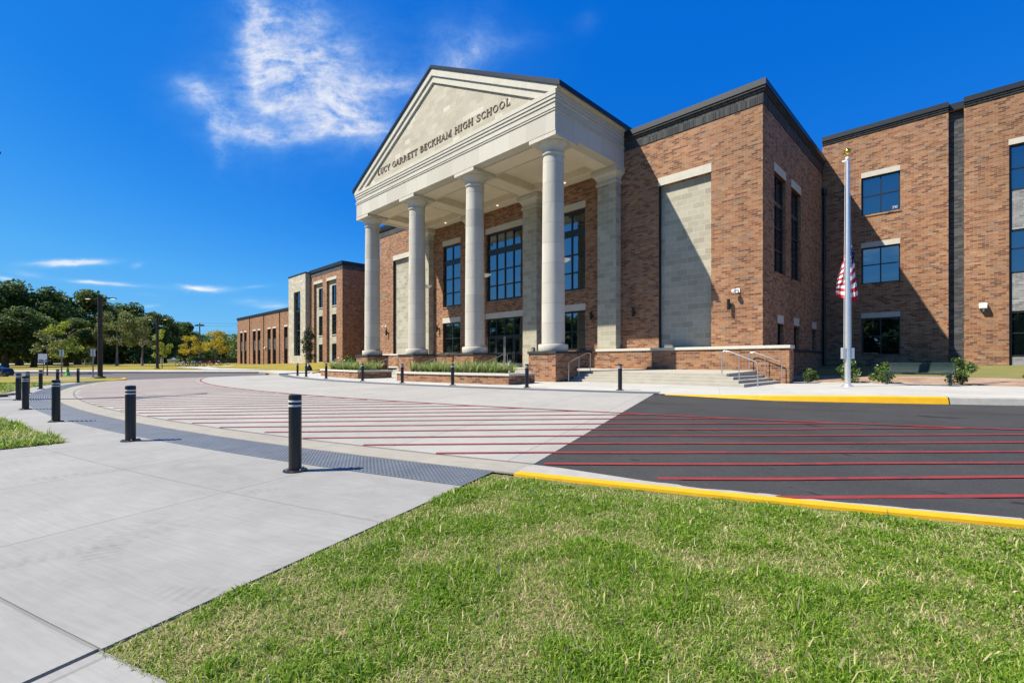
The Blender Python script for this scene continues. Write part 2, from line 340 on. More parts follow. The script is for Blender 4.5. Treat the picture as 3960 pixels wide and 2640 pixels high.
body = [(985, 150, 95, 170, 8, .75), (1075, 330, 120, 120, 0, .85), (1180, 420, 170, 95, -25, .75), (1330, 480, 170, 90, -10, .62), (1430, 520, 90, 70, -30, .3), (1170, 230, 210, 120, -20, .50), (1290, 180, 120, 150, 10, .34),
        (1035, 380, 26, 80, -8, .60), (780, 365, 85, 55, -35, .62), (870, 455, 95, 60, -30, .55), (960, 530, 120, 40, -18, .60), (1130, 552, 170, 34, 8, .55), (1330, 470, 90, 70, 40, .40), (850, 560, 34, 95, 8, .42),
        (1050, 20, 140, 60, -8, .45), (1240, 30, 70, 60, 0, .25), (1400, 330, 130, 70, 10, .26), (1560, 320, 170, 40, 8, .30), (1720, 200, 80, 120, 20, .26), (1840, 170, 50, 130, -18, .24), (1800, 240, 130, 45, 25, .26), (1960, 190, 130, 40, 18, .20), (1570, 350, 120, 30, -15, .2), (1330, 590, 40, 60, 10, .22), (2260, 70, 45, 60, -40, .14)]
wide = [(1150, 300, 340, 330, 0, .55), (880, 480, 230, 140, -30, .5), (1780, 240, 260, 150, 10, .42), (1330, 360, 260, 200, 0, .4), (1120, 60, 260, 130, 0, .4)]
dens = total(body, C2)
# two sets of drawn-out fibres that cross where the winds shear
def fibres(v, deg, sc, st, det): 
    m_ = k.new('ShaderNodeMapping'); k.put(m_.inputs['Vector'], v); m_.inputs['Rotation'].default_value = (0, 0, R(deg)); m_.inputs['Scale'].default_value = (sc, sc * st, sc)
    return k.noise(m_.outputs[0], 1.0, det, .60, .25)
def ridge(x, g=1.0): return k.m('POWER', k.m('SUBTRACT', 1, k.m('MULTIPLY', k.m('ABSOLUTE', k.m('SUBTRACT', x, .5)), 2.6), clamp=True), g)
wf = warp(w1, 8, .045, 3)
f1 = fibres(wf, 38, 6.5, 2.6, 8); f2 = fibres(wf, 78, 6.0, 2.4, 8); f3 = k.noise(w2, 30, 9, .72)
soft = k.noise(w1, 5.5, 5, .6)
rid = k.m('ADD', k.m('MULTIPLY', ridge(f1, 1.6), .5), k.m('MULTIPLY', ridge(f2, 1.6), .5))
fib = k.m('ADD', k.m('ADD', k.m('MULTIPLY', rid, .40), k.m('MULTIPLY', f3, .46)), k.m('MULTIPLY', soft, .30))
veil = total(wide, k.sep(w1))
dd_ = k.m('MINIMUM', k.m('ADD', dens, k.m('MULTIPLY', veil, .42)), 1.25)
main = k.m('POWER', k.m('MINIMUM', k.m('MULTIPLY', dd_, k.rng(fib, .40, .90, .0, .86)), 1.0), 1.12)
C3 = k.sep(warp(warp(chart, 9, .012, 2), 40, .004, 2))
low = total([(250, 1018, 150, 13, 3, .75), (320, 1012, 90, 10, -2, .4), (533, 1026, 22, 10, 10, .55), (420, 1098, 140, 9, -5, .62), (330, 1090, 60, 7, -3, .3), (790, 1116, 95, 13, 0, .85), (730, 1110, 50, 7, -8, .4), (990, 1108, 48, 6, 2, .5), (20, 1078, 50, 9, -10, .55), (110, 1062, 70, 12, -8, .28),
             (1020, 1172, 110, 18, -4, .34), (1060, 1186, 60, 10, 0, .2), (580, 1186, 40, 7, 3, .3), (560, 1140, 60, 6, -6, .15)], C3)
low = k.m('MULTIPLY', low, k.rng(k.noise(k.vm('MULTIPLY', chart, (1, 5, 1)), 11, 6, .6), .30, .62, .25, 1.15))
front_mask = k.m('MULTIPLY', k.m('ADD', main, low), front)
zz = k.m('ADD', k.m('MAXIMUM', dz, 0.0), .12)
lay = k.comb(k.m('DIVIDE', k.sep(D)[0], zz), k.m('DIVIDE', k.sep(D)[1], zz), 0)
cir = k.noise(k.vm('MULTIPLY', lay, (1.0, 1.9, 1)), .95, 8, .60, .6)
rest = k.m('MULTIPLY', k.m('MULTIPLY', k.smooth(cir, .53, .74), .60), k.m('SUBTRACT', 1, k.smooth(df, -.15, .2)))
rest = k.m('MULTIPLY', rest, k.smooth(dz, .02, .10))
mask = k.m('MINIMUM', k.m('ADD', front_mask, rest), 1.0)
cloudc = k.mix(k.smooth(mask, .0, .70), (.34, .66, 1.0), (.94, .97, 1.0))
col = k.mix(mask, skyc, cloudc)
k.put(bg.inputs['Color'], k.mix(1.0, col, (5.74, 5.74, 5.74), 'MULTIPLY')); bg.inputs['Strength'].default_value = .10

# ------------------------------------------------------------------ mesh helpers
class MB:
    def __init__(s): s.v = []; s.f = []; s.mi = []; s.sm = []
    def add(s, vs, fs, mi=0, smooth=False):
        o = len(s.v); s.v += [tuple(map(float, v)) for v in vs]
        for f in fs: s.f.append([i + o for i in f]); s.mi.append(mi); s.sm.append(smooth)
        return s
    def box(s, x0, x1, y0, y1, z0, z1, mi=0):
        return s.add([(x0, y0, z0), (x1, y0, z0), (x1, y1, z0), (x0, y1, z0), (x0, y0, z1), (x1, y0, z1), (x1, y1, z1), (x0, y1, z1)],
                     [(0, 3, 2, 1), (4, 5, 6, 7), (0, 1, 5, 4), (1, 2, 6, 5), (2, 3, 7, 6), (3, 0, 4, 7)], mi)
    def cyl(s, p0, p1, r0, r1=None, n=12, mi=0, caps=True):
        r1 = r0 if r1 is None else r1
        p0 = Vector(p0); p1 = Vector(p1); z = (p1 - p0).normalized()
        x = z.orthogonal().normalized(); y = z.cross(x); vs = []
        for p, r in ((p0, r0), (p1, r1)):
            for i in range(n):
                t = 2 * math.pi * i / n; vs.append(p + x * (r * math.cos(t)) + y * (r * math.sin(t)))
        s.add(vs, [(i, (i + 1) % n, n + (i + 1) % n, n + i) for i in range(n)], mi, True)
        if caps: s.add(vs[:n], [tuple(range(n))[::-1]], mi); s.add(vs[n:], [tuple(range(n))], mi)
        return s
    def lathe(s, prof, c=(0, 0), n=32, mi=0):
        vs = []
        for r, z in prof:
            for i in range(n):
                t = 2 * math.pi * i / n; vs.append((c[0] + r * math.cos(t), c[1] + r * math.sin(t), z))
        fs = []
        for j in range(len(prof) - 1):
            for i in range(n): fs.append((j * n + i, j * n + (i + 1) % n, (j + 1) * n + (i + 1) % n, (j + 1) * n + i))
        s.add(vs, fs, mi, True)
        s.add(vs[-n:], [tuple(range(n))], mi); s.add(vs[:n], [tuple(range(n))[::-1]], mi)
        return s
    def tube(s, pts, r, n=8, mi=0):
        pts = [Vector(p) for p in pts]; vs = []
        ref = Vector((.13, .31, .94))
        for i, p in enumerate(pts):
            d = (pts[min(i + 1, len(pts) - 1)] - pts[max(i - 1, 0)]).normalized()
            x = d.cross(ref).normalized(); y = d.cross(x)
            for j in range(n):
                t = 2 * math.pi * j / n; vs.append(p + x * (r * math.cos(t)) + y * (r * math.sin(t)))
        fs = [(i * n + j, i * n + (j + 1) % n, (i + 1) * n + (j + 1) % n, (i + 1) * n + j) for i in range(len(pts) - 1) for j in range(n)]
        s.add(vs, fs, mi, True); s.add(vs[:n], [tuple(range(n))[::-1]], mi); s.add(vs[-n:], [tuple(range(n))], mi)
        return s
    def prism(s, poly, a, b, axis='y', mi=0):
        """poly in the plane across the axis; y: (x,z), x: (y,z), z: (x,y)"""
        def P(p, t): return {'y': (p[0], t, p[1]), 'x': (t, p[0], p[1]), 'z': (p[0], p[1], t)}[axis]
        n = len(poly); vs = [P(p, a) for p in poly] + [P(p, b) for p in poly]
        return s.add(vs, [tuple(range(n)), tuple(range(n, 2 * n))[::-1]] + [(i, n + i, n + (i + 1) % n, (i + 1) % n) for i in range(n)], mi)
    def quad(s, *vs, mi=0): return s.add(vs, [tuple(range(len(vs)))], mi)

def root_loc(o):
    v = Vector((0, 0, 0))
    while o is not None: v += Vector(o.location); o = o.parent
    return v
def obj(name, mb, mats, parent=None, world=True, recalc=True, angle=40, bevel=0):
    me = bpy.data.meshes.new(name)
    off = root_loc(parent) if (parent is not None and world) else Vector((0, 0, 0))
    me.from_pydata([(v[0] - off.x, v[1] - off.y, v[2] - off.z) for v in mb.v], [], mb.f)
    for mm in (mats if isinstance(mats, (list, tuple)) else [mats]): me.materials.append(mm)
    me.polygons.foreach_set('material_index', mb.mi); me.polygons.foreach_set('use_smooth', mb.sm)
    if recalc:
        import bmesh
        bm = bmesh.new(); bm.from_mesh(me); bmesh.ops.remove_doubles(bm, verts=bm.verts, dist=1e-5); bmesh.ops.recalc_face_normals(bm, faces=bm.faces)
        bm.to_mesh(me); bm.free()
    if any(mb.sm): me.set_sharp_from_angle(angle=R(angle))
    me.update()
    o = bpy.data.objects.new(name, me); COL.objects.link(o); o.parent = parent
    if bevel:
        bv = o.modifiers.new('bevel', 'BEVEL'); bv.width = bevel; bv.segments = 2; bv.limit_method = 'ANGLE'
    return o
def tag(o, label=None, cat=None, group=None, kind=None):
    for key, v in (('label', label), ('category', cat), ('group', group), ('kind', kind)):
        if v: o[key] = v
    return o
def thing(name, label, cat, loc=(0, 0, 0), group=None, rz=0):
    o = bpy.data.objects.new(name, None); COL.objects.link(o); o.location = loc; o.rotation_euler = (0, 0, rz); o.empty_display_size = .3
    return tag(o, label, cat, group)
def dup(o, parent=None, loc=None, rz=None, scale=None, label=None, group=None):
    c = o.copy(); COL.objects.link(c); c.parent = parent
    for ch in o.children: dup(ch, c)
    if loc is not None: c.location = loc
    if rz is not None: c.rotation_euler = (0, 0, rz)
    if scale is not None: c.scale = scale
    if label: c['label'] = label
    if group: c['group'] = group
    return c
def np_mesh(name, verts, faces_flat, sizes, mat, tint=None, smooth=False):
    me = bpy.data.meshes.new(name); n = len(verts)
    me.vertices.add(n); me.vertices.foreach_set('co', np.asarray(verts, np.float32).ravel())
    me.loops.add(len(faces_flat)); me.loops.foreach_set('vertex_index', np.asarray(faces_flat, np.int32))
    sizes = np.asarray(sizes, np.int32); st = np.zeros(len(sizes), np.int32); st[1:] = np.cumsum(sizes)[:-1]
    me.polygons.add(len(sizes)); me.polygons.foreach_set('loop_start', st)
    if smooth: me.polygons.foreach_set('use_smooth', np.ones(len(sizes), bool))
    me.materials.append(mat)
    if tint is not None:
        at = me.attributes.new('tint', 'FLOAT', 'POINT'); at.data.foreach_set('value', np.asarray(tint, np.float32))
    me.update(calc_edges=True); me.validate()
    return me
def link(name, me, parent=None):
    o = bpy.data.objects.new(name, me); COL.objects.link(o); o.parent = parent; return o

# ------------------------------------------------------------------ the lie of the land
def sstep(t): t = np.clip(t, 0, 1); return t * t * (3 - 2 * t)
def zg(x, y):
    x = np.asarray(x, float); y = np.asarray(y, float)
    r = np.hypot(x - CX, y - CY)
    a = .31 * np.clip((59 - r) / 10.8, 0, 1) + .04 * np.clip((y - 14) / 6, 0, 1)
    a = np.where(y > 30, .35, a)
    D = -.7013 * x + .7129 * y
    zD = np.interp(D, [-999, 50, 60, 90, 110, 170, 400], [0, 0, .33, .52, .90, 1.22, 1.4])
    t = sstep((-43 - x) / 16)
    return a * (1 - t) + zD * t
def z_road(x, y):
    xb = -4.05 - (y - 4.13) * .288; r = np.hypot(np.asarray(x) - CX, np.asarray(y) - CY)
    d = np.clip((x - xb) / 3, 0, 1) * np.interp(r, [49.16, 50.6, 52, 57.4, 58.9], [.095, .05, .02, .02, .05])
    xl = -42.5; d2 = np.clip((xl - x) / 4, 0, 1) * .09
    return zg(x, y) - d - d2
def z_walk(x, y): return zg(x, y) + .075 * np.clip((np.asarray(x) + 5.8) / 4, 0, 1)
def z_lawn_l(x, y): return zg(x, y) + .75 * np.clip((np.asarray(y) - 22.5) / 7.5, 0, 1) * sstep((-43 - np.asarray(x)) / 8) * np.clip((100 + .7013 * np.asarray(x) - .7129 * np.asarray(y)) / 30, 0, 1)
def z_lawn_r(x, y): return z_walk(x, y) + .66 * np.clip((np.asarray(y) - 25.2) / 10.5, 0, 1)

def P(r, ph): ph = R(ph); return (CX + r * math.sin(ph), CY - r * math.cos(ph))
def ring(name, r0, r1, p0, p1, mat, zf=zg, off=0.0, nr=None, step=.5, parent=None, skirt=0, arr=None):
    """annular sheet about the forecourt centre"""
    nr = nr or max(1, int((r1 - r0) / 1.2)); na = max(2, int(abs(p1 - p0) / step))
    rr = np.linspace(r0, r1, nr + 1); pp = np.radians(np.linspace(p0, p1, na + 1))
    X = CX + rr[None, :] * np.sin(pp[:, None]); Y = CY - rr[None, :] * np.cos(pp[:, None]); Z = zf(X, Y) + off
    mb = MB(); vs = list(zip(X.ravel(), Y.ravel(), Z.ravel()))
    fs = [(i * (nr + 1) + j, i * (nr + 1) + j + 1, (i + 1) * (nr + 1) + j + 1, (i + 1) * (nr + 1) + j) for i in range(na) for j in range(nr)]
    mb.add(vs, fs, 0, True)
    if skirt:
        for j in (0, nr):
            for i in range(na):
                a, b_ = vs[i * (nr + 1) + j], vs[(i + 1) * (nr + 1) + j]
                mb.quad(a, b_, (b_[0], b_[1], b_[2] - skirt), (a[0], a[1], a[2] - skirt))
        for i in (0, na):
            for j in range(nr):
                a, b_ = vs[i * (nr + 1) + j], vs[i * (nr + 1) + j + 1]
                mb.quad(a, b_, (b_[0], b_[1], b_[2] - skirt), (a[0], a[1], a[2] - skirt))
    o = obj(name, mb, mat, parent, recalc=False)
    import bmesh
    bm = bmesh.new(); bm.from_mesh(o.data)
    for f in bm.faces:
        f.normal_update()
        if f.normal.z < -.01: f.normal_flip()
    bm.to_mesh(o.data); bm.free()
    return o
def sheet(name, poly, mat, zf=zg, off=0.0, maxlen=3.0, skirt=0):
    import bmesh
    bm = bmesh.new(); vs = [bm.verts.new((p[0], p[1], 0)) for p in poly]; f = bm.faces.new(vs)
    bmesh.ops.triangulate(bm, faces=bm.faces[:])
    for _ in range(9):
        es = [e for e in bm.edges if e.calc_length() > maxlen]
        if not es: break
        bmesh.ops.subdivide_edges(bm, edges=es, cuts=1); bmesh.ops.triangulate(bm, faces=bm.faces[:])
    xs = np.array([v.co.x for v in bm.verts]); ys = np.array([v.co.y for v in bm.verts]); zs_ = zf(xs, ys) + off
    for v, z in zip(bm.verts, zs_): v.co.z = float(z)
    bmesh.ops.recalc_face_normals(bm, faces=bm.faces)
    for f in bm.faces:
        f.normal_update()
        if f.normal.z < 0: f.normal_flip()
    if skirt:
        be = [e for e in bm.edges if e.is_boundary]
        g = bmesh.ops.extrude_edge_only(bm, edges=be)
        for v in g['geom']:
            if isinstance(v, bmesh.types.BMVert): v.co.z -= skirt
    me = bpy.data.meshes.new(name); bm.to_mesh(me); bm.free(); me.materials.append(mat)
    return link(name, me)
def struct(o): o['kind'] = 'structure'; return o

# base terrain, one sheet to the horizon (sits a little below the finished surfaces)
def terrain():
    gx = np.concatenate([np.linspace(-900, -160, 12), np.linspace(-150, 60, 61), np.linspace(80, 700, 8)])
    gy = np.concatenate([np.linspace(-500, -70, 7), np.linspace(-60, 90, 46), np.linspace(110, 900, 9)])
    X, Y = np.meshgrid(gx, gy, indexing='ij'); Z = zg(X, Y)
    Z = Z - np.where((X > -120) & (Y < 60), .30, .30)
    ny = len(gy); mb = MB()
    mb.add(list(zip(X.ravel(), Y.ravel(), Z.ravel())), [(i * ny + j, (i + 1) * ny + j, (i + 1) * ny + j + 1, i * ny + j + 1) for i in range(len(gx) - 1) for j in range(ny - 1)], 0, True)
    return struct(obj('ground', mb, M['far_ground'], recalc=False))
terrain()
PB0, PB1 = -19.8, 19.35
struct(ring('crossing', 48.95, 58.85, PB0, PB1, M['plaza'], nr=10))
struct(ring('gutter', 58.85, 59.47, PB0, PB1, M['gutter'], nr=1, off=-.002))
struct(ring('tactile_paving', 59.45, 60.17, -17.6, 19.09, M['tactile'], nr=1, off=.004))
struct(ring('tactile_paving', 48.30, 48.93, PB0 - .3, PB1 + .15, M['tactile'], nr=1, off=.004))
struct(ring('sidewalk', 60.15, 61.07, -19, 12.4, M['walk'], nr=2))
struct(ring('sidewalk', 60.15, 63.26, 12.4, 19.09, M['walk'], nr=5, skirt=.2))
struct(ring('sidewalk', 63.265, 64.9, 9.0, 19.075, M['walk'], nr=3, skirt=.2))
struct(ring('sidewalk', 63.265, 64.9, 19.105, 40, M['walk'], nr=3, skirt=.2))
# raised domes of the near strip
def domes():
    vs = []; fl = []; sz = []
    base = [(math.cos(t), math.sin(t)) for t in np.linspace(0, 2 * math.pi, 7)[:-1]]
    o = 0; dphi = math.degrees(.060 / 59.8)
    for ph in np.arange(-17.5, 19.06, dphi):
        near = ph > 4
        for j in range(11):
            r = 59.50 + j * .062
            x, y = P(r, ph); z = float(zg(x, y)) + .004
            for c, s_ in base: vs.append((x + .0235 * c, y + .0235 * s_, z))
            for c, s_ in base: vs.append((x + .014 * c, y + .014 * s_, z + .0065))
            for i in range(6): fl += [o + i, o + (i + 1) % 6, o + 6 + (i + 1) % 6, o + 6 + i]; sz.append(4)
            fl += [o + 6 + i for i in range(6)]; sz.append(6); o += 12
    return np_mesh('tactile_domes', vs, fl, sz, M['tactile'])
tag(link('tactile_domes', domes()), kind='structure')
# drive on the right: asphalt with near and far kerbs
struct(ring('drive', 49.15, 58.90, 19.30, 46, M['asphalt'], z_road, -.003, nr=56, step=.3))
def kerb_prof(p0, p1, prof, zt, zb, mats, name, step=.35, mid=None):
    """prof: list of (r, use) where use 0 = road level, 1 = top level"""
    na = max(2, int((p1 - p0) / step)); mb = MB(); rows = []
    for i in range(na + 1):
        ph = p0 + (p1 - p0) * i / na; row = []
        for r, t, o_ in prof:
            x, y = P(r, ph); row.append((x, y, float((zt if t else zb)(x, y)) + o_))
        rows.append(row)
    for i in range(na):
        for j in range(len(prof) - 1): mb.quad(rows[i][j], rows[i + 1][j], rows[i + 1][j + 1], rows[i][j + 1])
    return struct(obj(name, mb, mats))
struct(sheet('drive', [P(58.90, 19.7), P(58.86, 22), P(58.86, 46), P(59.298, 46), P(59.298, 40), P(59.298, 34), P(59.298, 28), P(59.298, 24), P(59.298, 22.2), P(59.15, 21.3), P(59.0, 20.4)], M['asphalt'], z_road, .004, .25))
z_top_n = lambda x, y: zg(x, y)
kerb_prof(19.32, 46, [(58.9, 0, 0), (59.305, 0, .006)], z_top_n, z_road, M['kerb'], 'gutter')
kerb_prof(19.36, 46, [(59.30, 0, 0), (59.325, 1, .010), (59.50, 1, .016), (59.51, 1, -.15)], z_top_n, z_road, M['yellow'], 'kerb')
kerb_prof(19.75, 27.9, [(49.16, 0, 0), (49.11, 1, -.012), (49.06, 1, .004), (48.92, 1, .006), (48.915, 1, -.1)], z_walk, z_road, M['yellow'], 'kerb')
kerb_prof(27.93, 46, [(49.16, 0, 0), (49.11, 1, -.012), (49.06, 1, .004), (48.92, 1, .006), (48.915, 1, -.1)], z_walk, z_road, M['kerb'], 'kerb')
# forecourt and right-hand sidewalk
struct(ring('forecourt', 36.0, 48.93, -24, PB1 + .2, M['forecourt'], z_walk, nr=12))
struct(sheet('sidewalk', [P(48.93, a) for a in np.linspace(19.5, 46, 40)] + [(14, 21.8), (1.2, 24.35), (-5.3, 25.8), (-7.0, 25.8), P(36, 27), P(40, 19.5)], M['forecourt'], z_walk, .004, 1.5))
struct(sheet('mulch_bed', [(14, 21.8), (14, 25.6), (1.5, 28.0), (-6.98, 28.7), (-6.98, 25.8), (-5.3, 25.8), (1.2, 24.35)], M['mulch'], z_lawn_r, .03, 1.0, .15))
struct(sheet('lawn', [(14, 25.6), (14, 35.66), (-7.03, 35.66), (-6.98, 28.7), (1.5, 28.0)], M['lawn_side'], z_lawn_r, .045, 2.0, .15))
# near lawn
struct(ring('lawn', 59.505, 63.25, 19.10, 42, M['lawn_near'], zg, -.012, nr=4, skirt=.1))
struct(ring('lawn', 61.08, 66, 1.5, 12.35, M['lawn_near'], zg, .01, nr=3, skirt=.2))
struct(ring('lawn', 61.08, 66, -14, -3.2, M['lawn_near'], zg, .01, nr=3, skirt=.2))
struct(ring('sidewalk', 61.08, 66, -3.18, 1.48, M['walk'], zg, 0, nr=3))
# left: cross road, island, far kerb, lawns, paths
struct(sheet('road', [P(58.8, PB0 - .02), P(49.0, PB0 - .02), (-43, 13.9), (-47.5, 16.6), (-53, 19.3), (-58.5, 18.2), (-79, -2.5), (-95, -20), (-78, -28), (-60, -12), (-45.5, .2), (-42.5, 2)], M['asphalt_old'], z_road, -.01, 3))
def zi(x, y): return zg(x, y) + .03
struct(sheet('island', [(-41.3, 2.5), (-42.2, 3.9), (-45.0, 4.75), (-48.5, 4.85), (-51.5, 4.2), (-55.5, 2.6), (-60, .6), (-60, -4), (-50, -6), (-43.5, -2), (-40.8, .6)], M['lawn'], zi, 0, 1.5, .2))
mbk = MB(); tip = [(-42.6, 4.05), (-44.0, 4.62), (-45.6, 4.98), (-47.2, 5.10), (-48.6, 5.02)]
for i in range(4):
    (x0, y0), (x1, y1) = tip[i], tip[i + 1]; z0, z1 = float(zg(x0, y0)), float(zg(x1, y1)); d = .20
    mbk.quad((x0, y0 - d, z0 + .06), (x1, y1 - d, z1 + .06), (x1, y1, z1 + .06), (x0, y0, z0 + .06)); mbk.quad((x0, y0, z0 + .06), (x1, y1, z1 + .06), (x1, y1, z1 - .12), (x0, y0, z0 - .12))
struct(obj('kerb', mbk, M['yellow']))
struct(sheet('path', [(-46.2, -.6), (-46.9, .3), (-52.3, 3.5), (-51.4, 3.9), (-45.4, .9), (-44.6, 0)], M['walk'], zi, .012, 1.5))
FAR = [(-42.0, 13.55), (-46.5, 16.4), (-52.3, 19.0), (-58.0, 18.0), (-68, 8.5), (-79, -2.5), (-95, -20)]
def offs(pts, d):
    out = []
    for i, p in enumerate(pts):
        a = Vector(pts[max(i - 1, 0)]); b_ = Vector(pts[min(i + 1, len(pts) - 1)]); t = (b_ - a).normalized(); out.append((p[0] + t.y * d, p[1] - t.x * d))
    return out
FARK = offs(FAR, .28); FARW = offs(FAR, 3.6)
if (FARK[4][0] - FAR[4][0]) > 0: FARK = offs(FAR, -.28); FARW = offs(FAR, -3.6)
mbk = MB(); mby = MB()
for i in range(len(FAR) - 1):
    q = mby if i == 0 else mbk
    n = 8
    for j in range(n):
        A = Vector(FAR[i]).lerp(Vector(FAR[i + 1]), j / n); B = Vector(FAR[i]).lerp(Vector(FAR[i + 1]), (j + 1) / n)
        C_ = Vector(FARK[i]).lerp(Vector(FARK[i + 1]), j / n); E_ = Vector(FARK[i]).lerp(Vector(FARK[i + 1]), (j + 1) / n)
        za, zb = float(zg(*A)) + .09, float(zg(*B)) + .09
        q.quad((*A, za - .22), (*B, zb - .22), (*B, zb), (*A, za)); q.quad((*A, za), (*B, zb), (*E_, zb), (*C_, za))
struct(obj('kerb', mbk, M['kerb'])); struct(obj('kerb', mby, M['yellow']))
def zfw(x, y): return zg(x, y) + .085
struct(sheet('sidewalk', FARK + FARW[::-1] + [(-41.5, 17.0), (-40.2, 14)], M['forecourt'], zfw, 0, 3, .2))
zll = lambda x, y: z_lawn_l(x, y) + .10
struct(sheet('lawn', [FARW[2], FARW[3], FARW[4], FARW[5], (-110, -40), (-260, -40), (-260, 160), (-125, 160), (-125, 36), (-64.0, 36), (-42.9, 30), (-43.2, 17.6)], M['lawn'], zll, 0, 6, .2))
PATH_BIKES = [(-60.4, 20.2), (-72, 17.5), (-84.6, 19.2), (-90.0, 24.0), (-93.6, 25.2), (-91.2, 19.8), (-87.0, 15.4), (-83.6, 14.9), (-68.3, 14.8), (-65.6, 15.2)]
struct(sheet('path', PATH_BIKES, M['forecourt'], zll, .03, 3))
struct(sheet('road', [(-120, -70), (-128, -70), (-165, 40), (-200, 160), (-190, 160), (-155, 38)], M['forecourt'], zll, .03, 5))
struct(sheet('road_marking', [(-69.5, 9.0), (-70.0, 9.2), (-67.3, 12.1), (-66.9, 11.8)], M['band'], z_road, .012, 2))

# red hatching and its curved border
def hatch():
    mb = MB(); d = Vector((math.cos(R(43.0)), math.sin(R(43.0)))); n = Vector((-d.y, d.x)); w = .044
    def on(x, y): return (x, y, float(z_road(x, y)) + .0085)
    s0 = 6.557 + .0; i = 0
    # stripes are lines n.p = s, running from the gutter edge to the border arc
    base = 6.618
    for kk in range(-9, 52):
        s_ = base + kk * .6267; pts = []
        for t in np.arange(-75, 25, .25):
            q = n * s_ + d * t; r = math.hypot(q.x - CX, q.y - CY); ph = math.degrees(math.atan2(q.x - CX, CY - q.y))
            if 53.78 < r < 58.87 + .26 * min(max((ph - 19.8) / 2.2, 0), 1) and -19.0 < ph < 44: pts.append(q.copy())
            elif pts and len(pts) > 1: break
        if len(pts) < 3: continue
        for a, b_ in zip(pts[:-1], pts[1:]):
            mb.quad(on(*(a - n * w)), on(*(b_ - n * w)), on(*(b_ + n * w)), on(*(a + n * w)))
    for ph in np.arange(-19.0, 44, .4):
        a, b_ = ph, ph + .4
        mb.quad(on(*P(53.74, a)), on(*P(53.74, b_)), on(*P(53.835, b_)), on(*P(53.835, a)))
    return obj('road_marking', mb, M['red_paint'])
struct(hatch())

# ------------------------------------------------------------------ building pieces
def wall(mb, axis, c, a0, a1, z0, z1, ops, depth=.22, face=-1, mi=0, mi_rev=None):
    """flat wall in the plane axis=c with openings (a0,a1,z0,z1[,depth]); face = outward sign along the axis"""
    A = sorted({a0, a1, *[o[0] for o in ops], *[o[1] for o in ops]}); Zs = sorted({z0, z1, *[o[2] for o in ops], *[o[3] for o in ops]})
    A = [x for x in A if a0 <= x <= a1]; Zs = [z for z in Zs if z0 <= z <= z1]
    def pt(a, z, d=0): return (a, c - face * d, z) if axis == 'y' else (c - face * d, a, z)
    for i in range(len(A) - 1):
        for j in range(len(Zs) - 1):
            am, zm = (A[i] + A[i + 1]) / 2, (Zs[j] + Zs[j + 1]) / 2
            if any(o[0] < am < o[1] and o[2] < zm < o[3] for o in ops): continue
            mb.quad(pt(A[i], Zs[j]), pt(A[i + 1], Zs[j]), pt(A[i + 1], Zs[j + 1]), pt(A[i], Zs[j + 1]), mi=mi)
    rm = mi if mi_rev is None else mi_rev
    for o in ops:
        d = o[4] if len(o) > 4 else depth
        for (p, q) in (((o[0], o[2]), (o[1], o[2])), ((o[1], o[2]), (o[1], o[3])), ((o[1], o[3]), (o[0], o[3])), ((o[0], o[3]), (o[0], o[2]))):
            mb.quad(pt(*p), pt(*q), pt(*q, d), pt(*p, d), mi=rm)
def window(parent, axis, c, face, a0, a1, z0, z1, cols, rows, depth=.22, fw=.06, mw=.05, lintel=None, sill=True, band=None, lov=.0, label=None, mats=None):
    """framed window set back in its opening: frame mesh > pane, lintel, sill"""
    def bx(mb, p0, p1, q0, q1, d0, d1):
        y0, y1 = sorted((c - face * d0, c - face * d1))
        if axis == 'y': mb.box(p0, p1, y0, y1, q0, q1)
        else: mb.box(y0, y1, p0, p1, q0, q1)
    mb = MB(); d0, d1 = depth - .07, depth + .03
    bx(mb, a0, a0 + fw, z0, z1, d0, d1); bx(mb, a1 - fw, a1, z0, z1, d0, d1)
    bx(mb, a0 + fw, a1 - fw, z0, z0 + fw, d0, d1); bx(mb, a0 + fw, a1 - fw, z1 - fw, z1, d0, d1)
    rows = [r for r in rows]
    for r in rows:
        h = mw
        if isinstance(r, tuple): r, h = r
        bx(mb, a0 + fw, a1 - fw, r - h / 2, r + h / 2, d0 + .003, d1 - .003)
    n = cols
    for i in range(1, n):
        x = a0 + fw + (a1 - a0 - 2 * fw) * i / n; bx(mb, x - mw / 2, x + mw / 2, z0 + fw, z1 - fw, d0 - .004, d1 - .008)
    w = obj('window', mb, M['frame'], parent)
    if label: w['label'] = label
    g = MB(); bx(g, a0 + fw * .5, a1 - fw * .5, z0 + fw * .5, z1 - fw * .5, depth - .015, depth - .003); obj('pane', g, M['glass'], w)
    if lintel:
        l = MB(); bx(l, a0 - lov, a1 + lov, z1 + .002, z1 + lintel, -.012, depth); obj('lintel', l, M['trim_stone'], w)
    if sill:
        s_ = MB(); bx(s_, a0 - .03, a1 + .03, z0 - .10, z0 - .002, -.045, depth - .06); obj('sill', s_, M['brick'], w)
    return w

# ---- central block with the portico
CT = -24.28
XR, XL = -7.07, -41.49
WY = 23.8
colx = [-15.24, -21.26, -27.28, -33.32]
B = thing('school_building', 'tall central brick school block with white columned portico and engraved gable', 'building', (CT, WY, .3))
mb = MB()
ops = []
for x0, x1 in ((-19.39, -17.11), (-31.45, -29.17)):
    ops += [(x0, x1, 5.78, 10.80), (x0, x1, 2.03, 4.49)]
ops += [(-26.15, -22.41, 5.78, 10.80), (-26.15, -22.41, .93, 4.49)]
for x0, x1 in ((-12.27, -9.45), (-39.11, -36.29)): ops.append((x0, x1, .9, 10.80, .24))
wall(mb, 'y', WY, XL, XR, .1, 13.32, ops)
sops = [(25.55, 27.50, 5.75, 10.70), (28.54, 30.46, 5.75, 10.70), (26.08, 27.10, 2.0, 3.24), (29.07, 30.08, 2.0, 3.28), (33.11, 34.07, 2.0, 3.31)]
